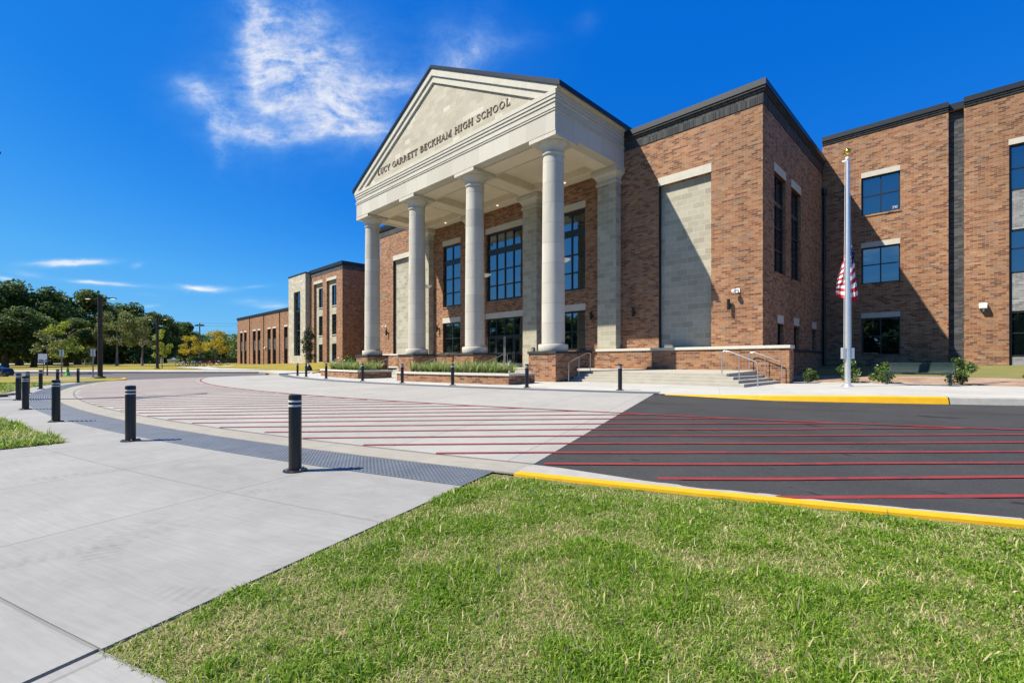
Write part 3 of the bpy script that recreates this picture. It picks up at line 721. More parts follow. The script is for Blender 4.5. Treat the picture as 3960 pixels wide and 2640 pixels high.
wall(mb, 'x', XR, WY, 35.68, .1, 13.32, sops, face=1)
wall(mb, 'x', XL, WY, 35.68, .1, 13.32, [], face=-1)
mb.quad((XL, WY + .01, 13.30), (XR, WY + .01, 13.30), (XR, 45, 13.30), (XL, 45, 13.30))
mb.quad((XL, 45, .1), (XR, 45, .1), (XR, 45, 13.3), (XL, 45, 13.3)); mb.quad((XR, 35.7, .1), (XR, 45, .1), (XR, 45, 13.3), (XR, 35.7, 13.3)); mb.quad((XL, 35.7, .1), (XL, 45, .1), (XL, 45, 13.3), (XL, 35.7, 13.3))
obj('wall', mb, M['brick'], B)
def frame_run(mb, x0, x1, y0, y1, out, z0, z1, th=.35):
    """band round three sides (front, left, right) of a block, standing out by out"""
    mb.box(x0 - out, x1 + out, y0 - out, y0 + th, z0, z1)
    mb.box(x1 - th, x1 + out, y0 + th, y1, z0, z1); mb.box(x0 - out, x0 + th, y0 + th, y1, z0, z1)
c1 = MB(); frame_run(c1, XL, XR, WY, 45, .035, 13.32, 13.865); fr = obj('cornice', c1, M['soldier'], B)
c2 = MB(); frame_run(c2, XL, XR, WY, 45, .09, 13.867, 13.97); frame_run(c2, XL, XR, WY, 45, .15, 13.972, 14.08); obj('cornice', c2, M['ledge'], B)
c3 = MB(); frame_run(c3, XL, XR, WY, 45, .19, 14.082, 14.37); obj('coping', c3, M['coping'], B)
for x0, x1 in ((-12.27, -9.45), (-39.11, -36.29)):
    p_ = MB(); p_.quad((x0 - .02, WY + .235, .9), (x1 + .02, WY + .235, .9), (x1 + .02, WY + .235, 10.83), (x0 - .02, WY + .235, 10.83))
    pn = obj('stone_panel', p_, M['stone_block'], B)
    l_ = MB().box(x0 - .02, x1 + .02, WY - .015, WY + .23, 10.803, 11.24); obj('lintel', l_, M['trim_stone'], pn)
    t_ = MB().box(x0, x0 + .045, WY + .02, WY + .23, .95, 10.79); obj('flashing', t_, M['coping'], pn)
# dark ledge and plinth under the windows
lg = MB()
for x0, x1 in ((-20.6, -15.9), (-22.40, -21.95), (-26.62, -26.16), (-32.68, -27.95)):
    obj('ledge', MB().box(x0, x1, WY - .10, WY + .04, 1.86, 1.985), M['ledge'], B)
obj('ledge', MB().box(XR + .0, XR + .07, WY + .1, 35.6, 1.86, 1.985), M['ledge'], B)
# windows behind the portico
def rows_big(): return [(9.42, .42), 8.05, 6.92]
for i, (x0, x1) in enumerate(((-19.39, -17.11), (-31.45, -29.17))):
    window(B, 'y', WY, -1, x0, x1, 5.78, 10.80, 2, rows_big(), fw=.14, mw=.09, lintel=.42, lov=.02)
    window(B, 'y', WY, -1, x0, x1, 2.03, 4.49, 2, [3.22], fw=.11, mw=.07, lintel=.41, lov=.02, sill=False)
window(B, 'y', WY, -1, -26.15, -22.41, 5.78, 10.80, 4, rows_big(), fw=.14, mw=.09, lintel=.42, lov=.04)
# entrance: transom plus four door leaves
window(B, 'y', WY, -1, -26.15, -22.41, 3.18, 4.49, 4, [], fw=.07, mw=.07, lintel=.41, lov=.04, sill=False)
for i in range(4):
    x0 = -26.13 + i * .93; x1 = x0 + .91
    d = MB(); y0, y1 = WY + .14, WY + .21
    d.box(x0, x0 + .11, y0, y1, .95, 3.17); d.box(x1 - .11, x1, y0, y1, .95, 3.17); d.box(x0 + .11, x1 - .11, y0, y1, 3.02, 3.17); d.box(x0 + .11, x1 - .11, y0, y1, .95, 1.25); d.box(x0 + .11, x1 - .11, y0 + .005, y1 - .005, 1.86, 2.0)
    dd = obj('door', d, M['frame'], B)
    obj('pane', MB().box(x0 + .09, x1 - .09, y0 + .03, y0 + .04, 1.2, 3.05), M['glass'], dd)
    hx = x1 - .06 if i % 2 == 0 else x0 + .06
    h = MB(); h.tube([(hx, y0, 1.55), (hx, y0 - .06, 1.58), (hx, y0 - .06, 2.02), (hx, y0, 2.05)], .014, 6); obj('door_handle', h, M['steel'], dd)
    k_ = MB().box(x0 + .13, x1 - .13, y0 - .012, y0 - .003, 1.0, 1.22); obj('kick_plate', k_, M['steel'], dd)
st = MB()
for x in (-24.33, -24.22, -26.12): obj('door_stop', MB().box(x - .016, x + .016, WY + .10, WY + .137, .95, 3.15), M['alum'], B)
# side windows
for (y0, y1, z0, z1), rr, nn in zip([s[:4] for s in sops], ([(9.3, .2), 8.1, 6.95],) * 2 + ([],) * 3, (2, 2, 1, 1, 1)):
    window(B, 'x', XR, 1, y0, y1, z0, z1, nn, rr, lintel=.42, sill=z0 > 3, lov=.02)
# pilasters
for x in colx:
    pm = MB().box(x - .62, x + .62, 23.28, WY - .003, 1.0, 11.55); pl = obj('pilaster', pm, M['stone_block'], B)
    cm = MB(); y1 = WY - .004
    cm.box(x - .70, x + .70, 23.20, y1, 11.552, 11.66)
    pr = [(.64, 11.66), (.65, 11.82), (.72, 11.98), (.86, 12.10), (.88, 12.22)]
    for (h0, z0), (h1, z1) in zip(pr[:-1], pr[1:]):
        f0, f1 = 23.90 - h0, 23.90 - h1
        cm.add([(x - h0, f0, z0), (x + h0, f0, z0), (x + h0, y1, z0), (x - h0, y1, z0), (x - h1, f1, z1), (x + h1, f1, z1), (x + h1, y1, z1), (x - h1, y1, z1)], [(0, 1, 5, 4), (1, 2, 6, 5), (3, 0, 4, 7)])
    cm.box(x - .89, x + .89, 23.0, y1, 12.221, 12.415)
    obj('capital', cm, M['trim_stone'], pl)
# columns on brick pedestals
m, k, b = new_mat('column_limestone'); pp = k.pos(); Ps = k.sep(pp)
zr_ = k.m('DIVIDE', k.m('SUBTRACT', Ps[2], 2.22), 1.0); row = k.m('FLOOR', zr_)
hal = k.m('GREATER_THAN', k.m('ADD', Ps[0], k.m('MULTIPLY', k.m('MODULO', row, 2), .35)), -500)
colid = k.m('FLOOR', k.m('DIVIDE', k.m('ADD', Ps[0], 60), 6.02))
sidev = k.m('GREATER_THAN', k.m('SUBTRACT', k.m('FRACT', k.m('DIVIDE', k.m('ADD', Ps[0], 60), 6.02)), k.rng(k.white(k.comb(row, colid, 4)), 0, 1, .36, .52)), 0)
rv = k.white(k.comb(row, colid, sidev))
f = k.m('MULTIPLY', k.rng(rv, 0, 1, .88, 1.06), k.rng(k.noise(k.vm('MULTIPLY', pp, (3, 3, .8)), 1.6, 5, .6), .3, .7, .92, 1.06))
jt = k.smooth(k.m('PINGPONG', zr_, .5), .004, .014)
c = k.mix(1.0, (.49, .462, .392), k.comb(f, f, k.m('MULTIPLY', f, 1.0)), 'MULTIPLY')
c = k.mix(jt, (.33, .30, .24), c)
k.put(b.inputs['Base Color'], c); b.inputs['Roughness'].default_value = .8; b.inputs['Specular IOR Level'].default_value = .25
k.put(b.inputs['Normal'], k.bump(jt, .4, .01)); M['column'] = m
CYc = 18.46
for x in colx:
    prof = []
    for i in range(17):
        t = i / 16; z = 2.20 + t * 9.42; r = .585 - .065 * (t ** 1.6) ; prof.append((r, z))
    col = obj('column', MB().lathe(prof, (x, CYc), 40), M['column'], B)
    obj('base', MB().lathe([(.735, 1.83), (.755, 1.87), (.755, 2.14), (.735, 2.18), (.60, 2.195)], (x, CYc), 40), M['trim_stone'], col)
    cap = MB().lathe([(.52, 11.62), (.575, 11.63), (.585, 11.69), (.545, 11.72), (.53, 11.80), (.56, 11.90), (.63, 12.02), (.72, 12.14), (.76, 12.21), (.74, 12.225)], (x, CYc), 40)
    obj('capital', cap, M['trim_stone'], col)
    ab = MB().box(x - .87, x + .87, CYc - .88 + .012, CYc + .88, 12.226, 12.43); obj('abacus', ab, M['trim_stone'], col)
    pd = MB().box(x - .875, x + .875, 17.58, 19.33, .1, 1.70); pdo = obj('pedestal', pd, M['brick'], B)
    obj('pedestal_cap', MB().box(x - .93, x + .93, 17.525, 19.385, 1.702, 1.825), M['ledge'], pdo, bevel=.012)
    v_ = MB().cyl((x + .872, 18.35, 1.03), (x + .885, 18.35, 1.03), .05, n=12); obj('vent', v_, M['black'], pdo)
# entablature
EX0, EX1, EY = CT - 9.88, CT + 9.88, 17.58
def u_run(mb, out, z0, z1, th=.6, y_end=WY - .003):
    mb.box(EX0 - out, EX1 + out, EY - out, EY + th, z0, z1); mb.box(EX1 - th, EX1 + out, EY + th, y_end, z0, z1); mb.box(EX0 - out, EX0 + th, EY + th, y_end, z0, z1)
en = MB(); u_run(en, 0, 12.432, 13.39); ent = obj('entablature', en, M['panel_stone'], B)
mo = MB()
for z0, z1, o in ((13.392, 13.45, .035), (13.452, 13.50, .012), (13.502, 13.56, .06)): u_run(mo, o, z0, z1)
obj('moulding', mo, M['trim_stone'], ent)
fz = MB(); u_run(fz, .005, 13.562, 13.80); obj('frieze', fz, M['panel_stone'], ent)
co = MB()
for z0, z1, o in ((13.802, 13.93, .045), (13.932, 13.96, .03), (13.962, 14.09, .085), (14.092, 14.12, .07), (14.122, 14.33, .115)): u_run(co, o, z0, z1)
obj('crown', co, M['trim_stone'], ent)
# sloping eave crown along both sides
for sgn, xb in ((1, EX1), (-1, EX0)):
    sc_ = MB()
    for z0, z1, o0, o1 in ((14.332, 14.42, .12, .20), (14.422, 14.52, .25, .31)):
        sc_.add([(xb, EY - .05, z0), (xb + sgn * o0, EY - .05, z0), (xb + sgn * o1, EY - .05, z1), (xb, EY - .05, z1), (xb, WY - .004, z0), (xb + sgn * o0, WY - .004, z0), (xb + sgn * o1, WY - .004, z1), (xb, WY - .004, z1)],
                [(0, 1, 2, 3), (4, 7, 6, 5), (0, 4, 5, 1), (1, 5, 6, 2), (2, 6, 7, 3), (3, 7, 4, 0)])
    obj('eave_moulding', sc_, M['trim_stone'], ent)
# pediment: tympanum, raking mouldings, roof
RS = (19.83 - 14.62) / 10.27
def rake_z(x, zap): return zap - abs(x - CT) * RS
ty = MB().prism([(EX0 + .25, 14.30), (EX1 - .25, 14.30), (EX1 - .25, rake_z(EX1 - .25, 19.45)), (CT, 19.45), (EX0 + .25, rake_z(EX0 + .25, 19.45))], EY + .10, EY + .5, 'y')
ped = obj('pediment', ty, M['tympanum'], B)
def raking(mb, ztop, zbot, y0, y1, xo):
    """two sloping bars meeting at the ridge; cut off level with the horizontal crown below"""
    for sg in (1, -1):
        xe = CT + sg * xo; zb_e = max(rake_z(xe, zbot), 14.335)
        pts = [(CT, zbot), (CT, ztop), (xe, rake_z(xe, ztop))]
        # where the lower edge meets the crown
        xc = CT + sg * min(xo, (zbot - 14.335) / RS)
        if abs(xc - xe) > 1e-3: pts += [(xe, 14.335), (xc, 14.335)]
        else: pts += [(xe, rake_z(xe, zbot))]
        mb.prism(pts, y0, y1, 'y')
rk = MB()
raking(rk, 19.20, 18.80, EY - .0, EY + .13, 9.80); raking(rk, 19.64, 19.202, EY - .085, EY + .16, 10.06)
obj('raking_cornice', rk, M['trim_stone'], ped)
rf = MB()
for sg in (1, -1):
    xe = CT + sg * 10.27
    rf.prism([(CT, 19.642), (CT, 19.83), (xe, rake_z(xe, 19.83)), (xe, rake_z(xe, 19.642) - .06)], EY - .15, 33, 'y')
obj('roof', rf, M['roof'], B)
# coffered ceiling of the portico
ce = MB(); ce.box(EX0 + .3, EX1 - .3, EY + .3, WY - .004, 12.86, 13.2)
clg = obj('ceiling', ce, M['ceiling'], B)
be = MB()
be.box(EX0 + .602, EX1 - .602, EY + .602, 19.5, 12.436, 12.857)
be.box(EX0 + .602, EX1 - .602, 22.9, WY - .006, 12.436, 12.857)
for x in colx: be.box(max(x - .66, EX0 + .602), min(x + .66, EX1 - .602), 19.502, 22.898, 12.44, 12.857)
obj('beam', be, M['ceiling'], clg)
gr_ = MB()
gr_.box(EX0 + .605, EX1 - .605, EY + .61, EY + .66, 12.428, 12.434); gr_.box(EX0 + .605, EX1 - .605, 19.36, 19.40, 12.428, 12.434)
for x in colx[1:3]: gr_.box(x - .60, x - .56, 19.55, 22.85, 12.432, 12.438); gr_.box(x + .56, x + .60, 19.55, 22.85, 12.432, 12.438)
obj('groove', gr_, M['ceiling_dark'], clg)
for x in (-18.25, -24.28, -30.3):
    for y in (21.2,):
        dl = MB().cyl((x, 23.2, 12.40), (x, 23.2, 12.435), .07, n=14); obj('downlight', dl, M['lamp_glow'], clg)

# ---- sign lettering on the gable
GL = {  # strokes on a unit-high letter: ('l', x0,y0,x1,y1,w) bars, ('a', cx,cy,rx,ry,deg0,deg1,w) arcs, ('s', x,y,half) serifs
 'L': (.56, [('l', .16, 0, .16, 1, .13), ('l', .10, .03, .54, .03, .06), ('l', .52, 0, .54, .22, .05), ('s', .16, .985, .14)]),
 'U': (.74, [('l', .16, .3, .16, 1, .13), ('l', .60, .3, .60, 1, .07), ('a', .38, .3, .22, .28, 180, 360, .09), ('s', .16, .985, .14), ('s', .60, .985, .12)]),
 'C': (.68, [('a', .40, .5, .30, .46, 48, 312, .10), ('l', .60, .74, .60, .96, .05), ('l', .60, .06, .60, .24, .05)]),
 'Y': (.70, [('l', .35, 0, .35, .48, .13), ('l', .33, .44, .10, .98, .12), ('l', .37, .44, .60, .98, .06), ('s', .35, .015, .14), ('s', .10, .985, .12), ('s', .60, .985, .11)]),
 'G': (.74, [('a', .40, .5, .30, .46, 48, 330, .10), ('l', .60, .74, .60, .96, .05), ('l', .62, .06, .62, .44, .11), ('s', .60, .44, .13)]),
 'A': (.74, [('l', .10, 0, .36, .98, .06), ('l', .64, 0, .38, .98, .12), ('l', .20, .34, .52, .34, .06), ('s', .10, .015, .12), ('s', .64, .015, .13)]),
 'R': (.72, [('l', .16, 0, .16, 1, .13), ('a', .32, .74, .22, .24, -90, 90, .10), ('l', .14, .97, .34, .97, .06), ('l', .14, .49, .34, .49, .06), ('l', .36, .48, .62, 0, .12), ('s', .16, .015, .14), ('s', .64, .015, .09), ('s', .11, .985, .09)]),
 'E': (.62, [('l', .16, 0, .16, 1, .13), ('l', .08, .97, .54, .97, .06), ('l', .08, .03, .57, .03, .06), ('l', .16, .51, .42, .51, .06), ('l', .54, .80, .54, 1, .05), ('l', .57, 0, .57, .2, .05), ('l', .42, .40, .42, .62, .04)]),
 'T': (.66, [('l', .33, 0, .33, 1, .13), ('l', .05, .97, .61, .97, .06), ('l', .05, .78, .05, 1, .05), ('l', .61, .78, .61, 1, .05), ('s', .33, .015, .14)]),
 'B': (.66, [('l', .16, 0, .16, 1, .13), ('a', .32, .76, .19, .22, -90, 90, .10), ('a', .34, .28, .23, .26, -90, 90, .10), ('l', .08, .97, .33, .97, .06), ('l', .14, .53, .34, .53, .05), ('l', .08, .03, .35, .03, .06)]),
 'K': (.74, [('l', .16, 0, .16, 1, .13), ('l', .18, .42, .56, .98, .06), ('l', .30, .58, .62, 0, .12), ('s', .16, .015, .14), ('s', .16, .985, .14), ('s', .56, .985, .11), ('s', .62, .015, .12)]),
 'H': (.80, [('l', .16, 0, .16, 1, .13), ('l', .64, 0, .64, 1, .13), ('l', .16, .51, .64, .51, .06), ('s', .16, .015, .14), ('s', .16, .985, .14), ('s', .64, .015, .14), ('s', .64, .985, .14)]),
 'M': (.94, [('l', .14, 0, .14, 1, .06), ('l', .78, 0, .78, 1, .13), ('l', .16, .98, .46, .05, .12), ('l', .76, .98, .46, .05, .06), ('s', .14, .015, .12), ('s', .78, .015, .14), ('s', .10, .985, .09), ('s', .82, .985, .10)]),
 'I': (.34, [('l', .17, 0, .17, 1, .13), ('s', .17, .015, .14), ('s', .17, .985, .14)]),
 'S': (.58, [('a', .30, .74, .19, .22, 30, 270, .095), ('a', .28, .27, .22, .24, -150, 90, .105), ('l', .49, .74, .49, .97, .05), ('l', .07, .03, .07, .28, .05)]),
 'O': (.80, [('a', .40, .5, .30, .46, 0, 360, .105)])}
SG = thing('sign_lettering', 'raised bronze capitals across the gable above the columns', 'sign', (CT, EY + .09, 14.86))
def lettering(text, x0, x1, zb, h):
    adv = sum((GL[c][0] + .05) if c != ' ' else .42 for c in text); sx = (x1 - x0) / adv
    x = x0
    for ch in text:
        if ch == ' ': x += .42 * sx; continue
        w, strokes = GL[ch]; mb = MB()
        for i, s_ in enumerate(strokes):
            y0 = EY + .062 - .0010 * i; y1 = EY + .098
            if s_[0] == 'l':
                a = Vector((x + s_[1] * sx, zb + s_[2] * h)); b_ = Vector((x + s_[3] * sx, zb + s_[4] * h)); d = (b_ - a).normalized(); n = Vector((-d.y, d.x)) * s_[5] * .5 * sx * .92
                mb.prism([tuple(a - n), tuple(b_ - n), tuple(b_ + n), tuple(a + n)], y0, y1)
            elif s_[0] == 's':
                mb.prism([(x + (s_[1] - s_[3]) * sx, zb + (s_[2] - .022) * h), (x + (s_[1] + s_[3]) * sx, zb + (s_[2] - .022) * h), (x + (s_[1] + s_[3]) * sx, zb + (s_[2] + .022) * h), (x + (s_[1] - s_[3]) * sx, zb + (s_[2] + .022) * h)], y0, y1)
            else:
                _, cx, cy, rx, ry, a0, a1, wd = s_; n = 16; o_ = []; i_ = []
                for j in range(n + 1):
                    t = R(a0 + (a1 - a0) * j / n); th = wd * .9 * (.55 + .45 * abs(math.cos(t)))
                    o_.append((x + (cx + (rx + th / 2) * math.cos(t)) * sx, zb + (cy + (ry + th / 2) * math.sin(t)) * h)); i_.append((x + (cx + (rx - th / 2) * math.cos(t)) * sx, zb + (cy + (ry - th / 2) * math.sin(t)) * h))
                for j in range(n): mb.prism([i_[j], o_[j], o_[j + 1], i_[j + 1]], y0, y1)
        obj('letter', mb, M['bronze'], SG, recalc=False)
        x += (w + .05) * sx
lettering('LUCY GARRETT BECKHAM HIGH SCHOOL', -31.12, -17.50, 14.87, .385)

# ---- steps, flank walls
ES = thing('entrance_steps', 'broad pale concrete steps and landing under the portico', 'steps', (CT, 19.6, .3))
mb = MB()
for i in range(4):
    xr = -7.10 + .30 * i; xl = 2 * CT - xr; yf = 19.6 - .30 * i; zt = (.83, .71, .59, .468)[i]; zb = (.05, .05, .05, .05)[i]
    y_b = 23.09
    if i == 0:
        mb.add([(xl, yf, zb), (xr, yf, zb), (xr, WY - .006, zb), (xl, WY - .006, zb), (xl, yf, zt), (xr, yf, zt), (xr, WY - .006, zt + .105), (xl, WY - .006, zt + .105)], [(4, 5, 6, 7), (0, 1, 5, 4), (1, 2, 6, 5), (3, 0, 4, 7)])
    else: mb.box(xl, xr, yf, y_b - .002 * i, zb, zt)
obj('step', mb, M['step'], ES, bevel=.008)
for s_ in (0, 1):
    fw_ = thing('brick_wall', ('long low brick wall with white cap at the right end of the steps', 'long low brick wall with white cap at the far left end of the steps')[s_], 'wall', (-10.7 if not s_ else 2 * CT + 10.7, 23.4, .3), 'low walls flanking the steps')
    x0, x1 = (-15.78, -5.80) if not s_ else (2 * CT + 5.80, 2 * CT + 15.78)
    obj('wall', MB().box(x0, x1, 23.10, 23.78, .1, 1.90), M['brick'], fw_)
    obj('cap', MB().box(x0 - .05, x1 + .05, 23.04, 23.785 if 0 else 23.782, 1.902, 2.04), M['cap_stone'], fw_, bevel=.012)

# ---- right wing
def wing(name, label, x0, x1, zt=15.2, wins=(), tall=None, pier=None, yw=35.7):
    Wg = thing(name, label, 'building', ((x0 + x1) / 2, yw, 1.0))
    mb = MB(); ops = []
    for (a0, a1) in wins: ops += [(a0, a1, 10.25, 12.55), (a0, a1, 6.05, 8.26), (a0, a1, 1.72, 3.97)]
    if tall: ops.append((tall[0], tall[1], .6, 12.58, .26))
    if pier: ops.append((pier[0], pier[1], .4, zt, .30))
    wall(mb, 'y', yw, x0, x1, .3, zt, ops)
    mb.quad((x0, yw + .01, zt - .02), (x1, yw + .01, zt - .02), (x1, yw + 16, zt - .02), (x0, yw + 16, zt - .02)); mb.box(x0 + .02, x1 - .02, yw + 15.9, yw + 16, .3, zt - .03)
    mb.quad((x1, yw, .3), (x1, yw + 16, .3), (x1, yw + 16, zt), (x1, yw, zt)); mb.quad((x0, yw, .3), (x0, yw + 16, .3), (x0, yw + 16, zt), (x0, yw, zt))
    obj('wall', mb, M['brick'], Wg)
    for (a0, a1) in wins:
        for z0, z1, mr in ((10.25, 12.55, 11.42), (6.05, 8.26, 7.2), (1.72, 3.97, 2.87)): window(Wg, 'y', yw, -1, a0, a1, z0, z1, 2, [mr], depth=.2, fw=.075, mw=.055, lintel=.31)
    if tall:
        a0, a1 = tall
        for z0, z1, mr in ((10.22, 12.58, 11.37), (5.92, 8.17, 7.2), (1.58, 3.93, 2.80)): window(Wg, 'y', yw + .06, -1, a0, a1, z0, z1, 2, [mr], depth=.2, fw=.08, mw=.055, sill=False, lintel=None)
        l_ = MB().box(a0 - .02, a1 + .02, yw - .012, yw + .25, 12.583, 12.88); obj('lintel', l_, M['trim_stone'], Wg)
        sp = MB()
        for z0, z1 in ((8.19, 10.2), (3.95, 5.90), (.6, 1.56)): obj('spandrel', MB().box(a0 + .10, a1 - .10, yw + .15, yw + .24, z0, z1), M['grey_brick'], Wg)
        for x in (a0 + .002, a1 - .098): obj('jamb', MB().box(x, x + .096, yw + .12, yw + .25, .6, 12.57), M['frame'], Wg)
    if pier:
        a0, a1 = pier; pb = MB().box(a0 - .02, a1 + .02, yw + .29, yw + .34, .3, zt); obj('recess', pb, M['dark_brick'], Wg)
        cz = MB().box(a0 - .02, a1 + .02, yw + .16, yw + .30, zt - .02, zt + .44); obj('recess_coping', cz, M['coping'], Wg)
    segs = [(x0, x1)] if not pier else [(x0, pier[0]), (pier[1], x1)]
    cr = MB(); cb = MB()
    for a, b_ in segs:
        cr.box(a, b_, yw - .05, yw + .2, zt + .002, zt + .11); cr.box(a, b_, yw - .09, yw + .2, zt + .112, zt + .22); cb.box(a - .012, b_ + .012, yw - .14, yw + .2, zt + .222, zt + .50)
    obj('cornice', cr, M['ledge'], Wg); obj('coping', cb, M['coping'], Wg)
    return Wg
RW = wing('school_wing', 'three storey brick wing right of the flagpole with small square windows', XR + .01, 13.5, wins=((-5.04, -3.18), (6.6, 8.46)), tall=(1.22, 4.4), pier=(-1.10, -.48))
# window sticker 342 (room number on the top left window)
num = MB(); zx = -3.55; zz0 = 10.42; yy = 35.7 + .12
SEG = {'3': 'abgcd', '4': 'fgbc', '2': 'abged'}
for i, ch in enumerate('342'):
    ox = zx + i * .085; w_, h_ = .055, .13
    segs = {'a': (0, h_, w_, h_), 'b': (w_, h_ / 2, w_, h_), 'c': (w_, 0, w_, h_ / 2), 'd': (0, 0, w_, 0), 'e': (0, 0, 0, h_ / 2), 'f': (0, h_ / 2, 0, h_), 'g': (0, h_ / 2, w_, h_ / 2)}
    for s_ in SEG[ch]:
        a = segs[s_]; num.box(ox + min(a[0], a[2]) - .008, ox + max(a[0], a[2]) + .008, yy + .055, yy + .06 + .001 * i, zz0 + min(a[1], a[3]) - .008, zz0 + max(a[1], a[3]) + .008)
win342 = [c for c in RW.children if c.name.startswith('window')][0]; obj('room_number', num, M['white'], win342)
dp = MB().cyl((-6.93, 35.55, 1.1), (-6.93, 35.55, 12.0), .075, n=10); dp.lathe([(.05, 12.0), (.16, 12.02), (.16, 12.35), (.05, 12.36)], (-6.93, 35.55), 12); obj('downpipe', dp, M['black'], RW)
LWG = wing('school_wing', 'brick wing mostly hidden behind the leftmost column', -64.2, XL - .01, wins=((-45.38, -43.52), (-50.5, -48.6), (-56.5, -54.6)))

# ---- left wing: three-storey pavilion, stone stair tower, low wing
LW = thing('school_pavilion', 'three storey brick pavilion with limestone window bays left of the portico', 'building', (-70, 30.9, 1.0))
mb = MB(); yl = 30.9; bays = ((-73.87, -70.73), (-69.30, -66.10))
wall(mb, 'y', yl, -75.27, -64.2, .4, 14.56, [(a, b_, .6, 13.39, .35) for a, b_ in bays])
wall(mb, 'x', -64.2, yl, 35.7, .4, 14.56, [], face=1)
mb.quad((-75.27, yl, 14.5), (-64.2, yl, 14.5), (-64.2, 50, 14.5), (-75.27, 50, 14.5)); mb.quad((-75.27, yl, .4), (-75.27, 50, .4), (-75.27, 50, 14.5), (-75.27, yl, 14.5)); mb.quad((-64.2, 35.7, 14.56), (-64.2, 50, 14.56), (-64.2, 50, .4), (-64.2, 35.7, .4))
obj('wall', mb, M['brick'], LW)
for a, b_ in bays:
    wz = [(9.66, 12.66), (5.38, 8.38), (1.3, 4.04)]
    s_ = MB(); wall(s_, 'y', yl + .33, a - .02, b_ + .02, .5, 13.4, [(a + 1.02, b_ - .45, z0, z1, .2) for z0, z1 in wz]); sb = obj('stone_bay', s_, M['stone_block'], LW)
    obj('lintel', MB().box(a - .05, b_ + .05, yl - .03, yl + .32, 13.392, 13.82), M['trim_stone'], sb)
    for z0, z1 in wz:
        window(LW, 'y', yl + .33, -1, a + 1.02, b_ - .45, z0, z1, 2, [z0 + (z1 - z0) / 3, z0 + 2 * (z1 - z0) / 3], depth=.2, sill=False)
        obj('sill', MB().box(a + .97, b_ - .40, yl + .22, yl + .36, z0 - .1, z0 - .003), M['cap_stone'], LW)
cb = MB(); cb.box(-75.3, -64.17, yl - .03, yl + .3, 14.562, 15.2); cb.box(-64.5, -64.17, yl + .3, 35.6, 14.562, 15.2); obj('cornice', cb, M['dark_brick'], LW)
cb = MB(); cb.box(-75.4, -64.05, yl - .16, yl + .3, 15.202, 15.7); cb.box(-64.5, -64.05, yl + .3, 35.6, 15.202, 15.7); obj('coping', cb, M['coping'], LW)
TW = thing('stair_tower', 'plain limestone stair tower with one tall glazed slot', 'tower', (-78.7, 30.15, 1.0))
mb = MB(); tx0, tx1, tyf = -82.25, -75.29, 30.15
wall(mb, 'y', tyf, tx0, tx1, .4, 15.35, [(-80.0, -77.32, 2.33, 12.70, .35)]); wall(mb, 'x', tx1, tyf, 34, .4, 15.35, [], face=1); wall(mb, 'x', tx0, tyf, 34, .4, 15.35, [], face=-1)
mb.quad((tx0, tyf, 15.3), (tx1, tyf, 15.3), (tx1, 34, 15.3), (tx0, 34, 15.3)); obj('wall', mb, M['tympanum'], TW)
window(TW, 'y', tyf, -1, -80.0, -77.32, 2.33, 12.70, 3, [11.72, 10.78, (9.62, .25), 8.5, 7.5, (6.45, .25), 5.4, 4.4, 3.4], depth=.33, sill=False)
obj('coping', MB().box(tx0 - .08, tx1 + .08, tyf - .08, 34, 15.352, 15.5), M['coping'], TW)
GW = thing('school_low_wing', 'long low brick wing with tall paired window slots at far left of the school', 'building', (-101, 33.0, 1.0))
mb = MB(); yg = 33.0; slots = [(-118.9, -117.1), (-116.0, -114.2), (-110.1, -108.2), (-107.1, -105.3), (-101.2, -99.3), (-98.3, -96.4), (-92.3, -90.5), (-88.8, -87.0)]
drs = [(-112.48, -111.87), (-103.57, -103.05), (-94.77, -94.22)]
wall(mb, 'y', yg, -120.9, -82.2, .4, 10.85, [(a, b_, .9, 7.88, .3) for a, b_ in slots] + [(a, b_, .45, 10.84, .25) for a, b_ in drs])
mb.quad((-120.9, yg, 10.8), (-82.2, yg, 10.8), (-82.2, 55, 10.8), (-120.9, 55, 10.8)); mb.quad((-120.9, yg, .4), (-120.9, 55, .4), (-120.9, 55, 10.85), (-120.9, yg, 10.85))
obj('wall', mb, M['brick'], GW)
for a, b_ in drs: obj('recess', MB().box(a - .02, b_ + .02, yg + .24, yg + .3, .4, 10.84), M['black'], GW)
for a, b_ in slots:
    window(GW, 'y', yg, -1, a, b_, 5.9, 7.88, 2, [], depth=.28, sill=False, lintel=.33); window(GW, 'y', yg, -1, a, b_, 1.75, 3.8, 2, [], depth=.28, sill=False)
    obj('spandrel', MB().box(a + .02, b_ - .02, yg + .2, yg + .29, 3.803, 5.897), M['dark_brick'], GW)
obj('coping', MB().box(-121.0, -82.2, yg - .12, yg + .3, 10.853, 11.33), M['coping'], GW)

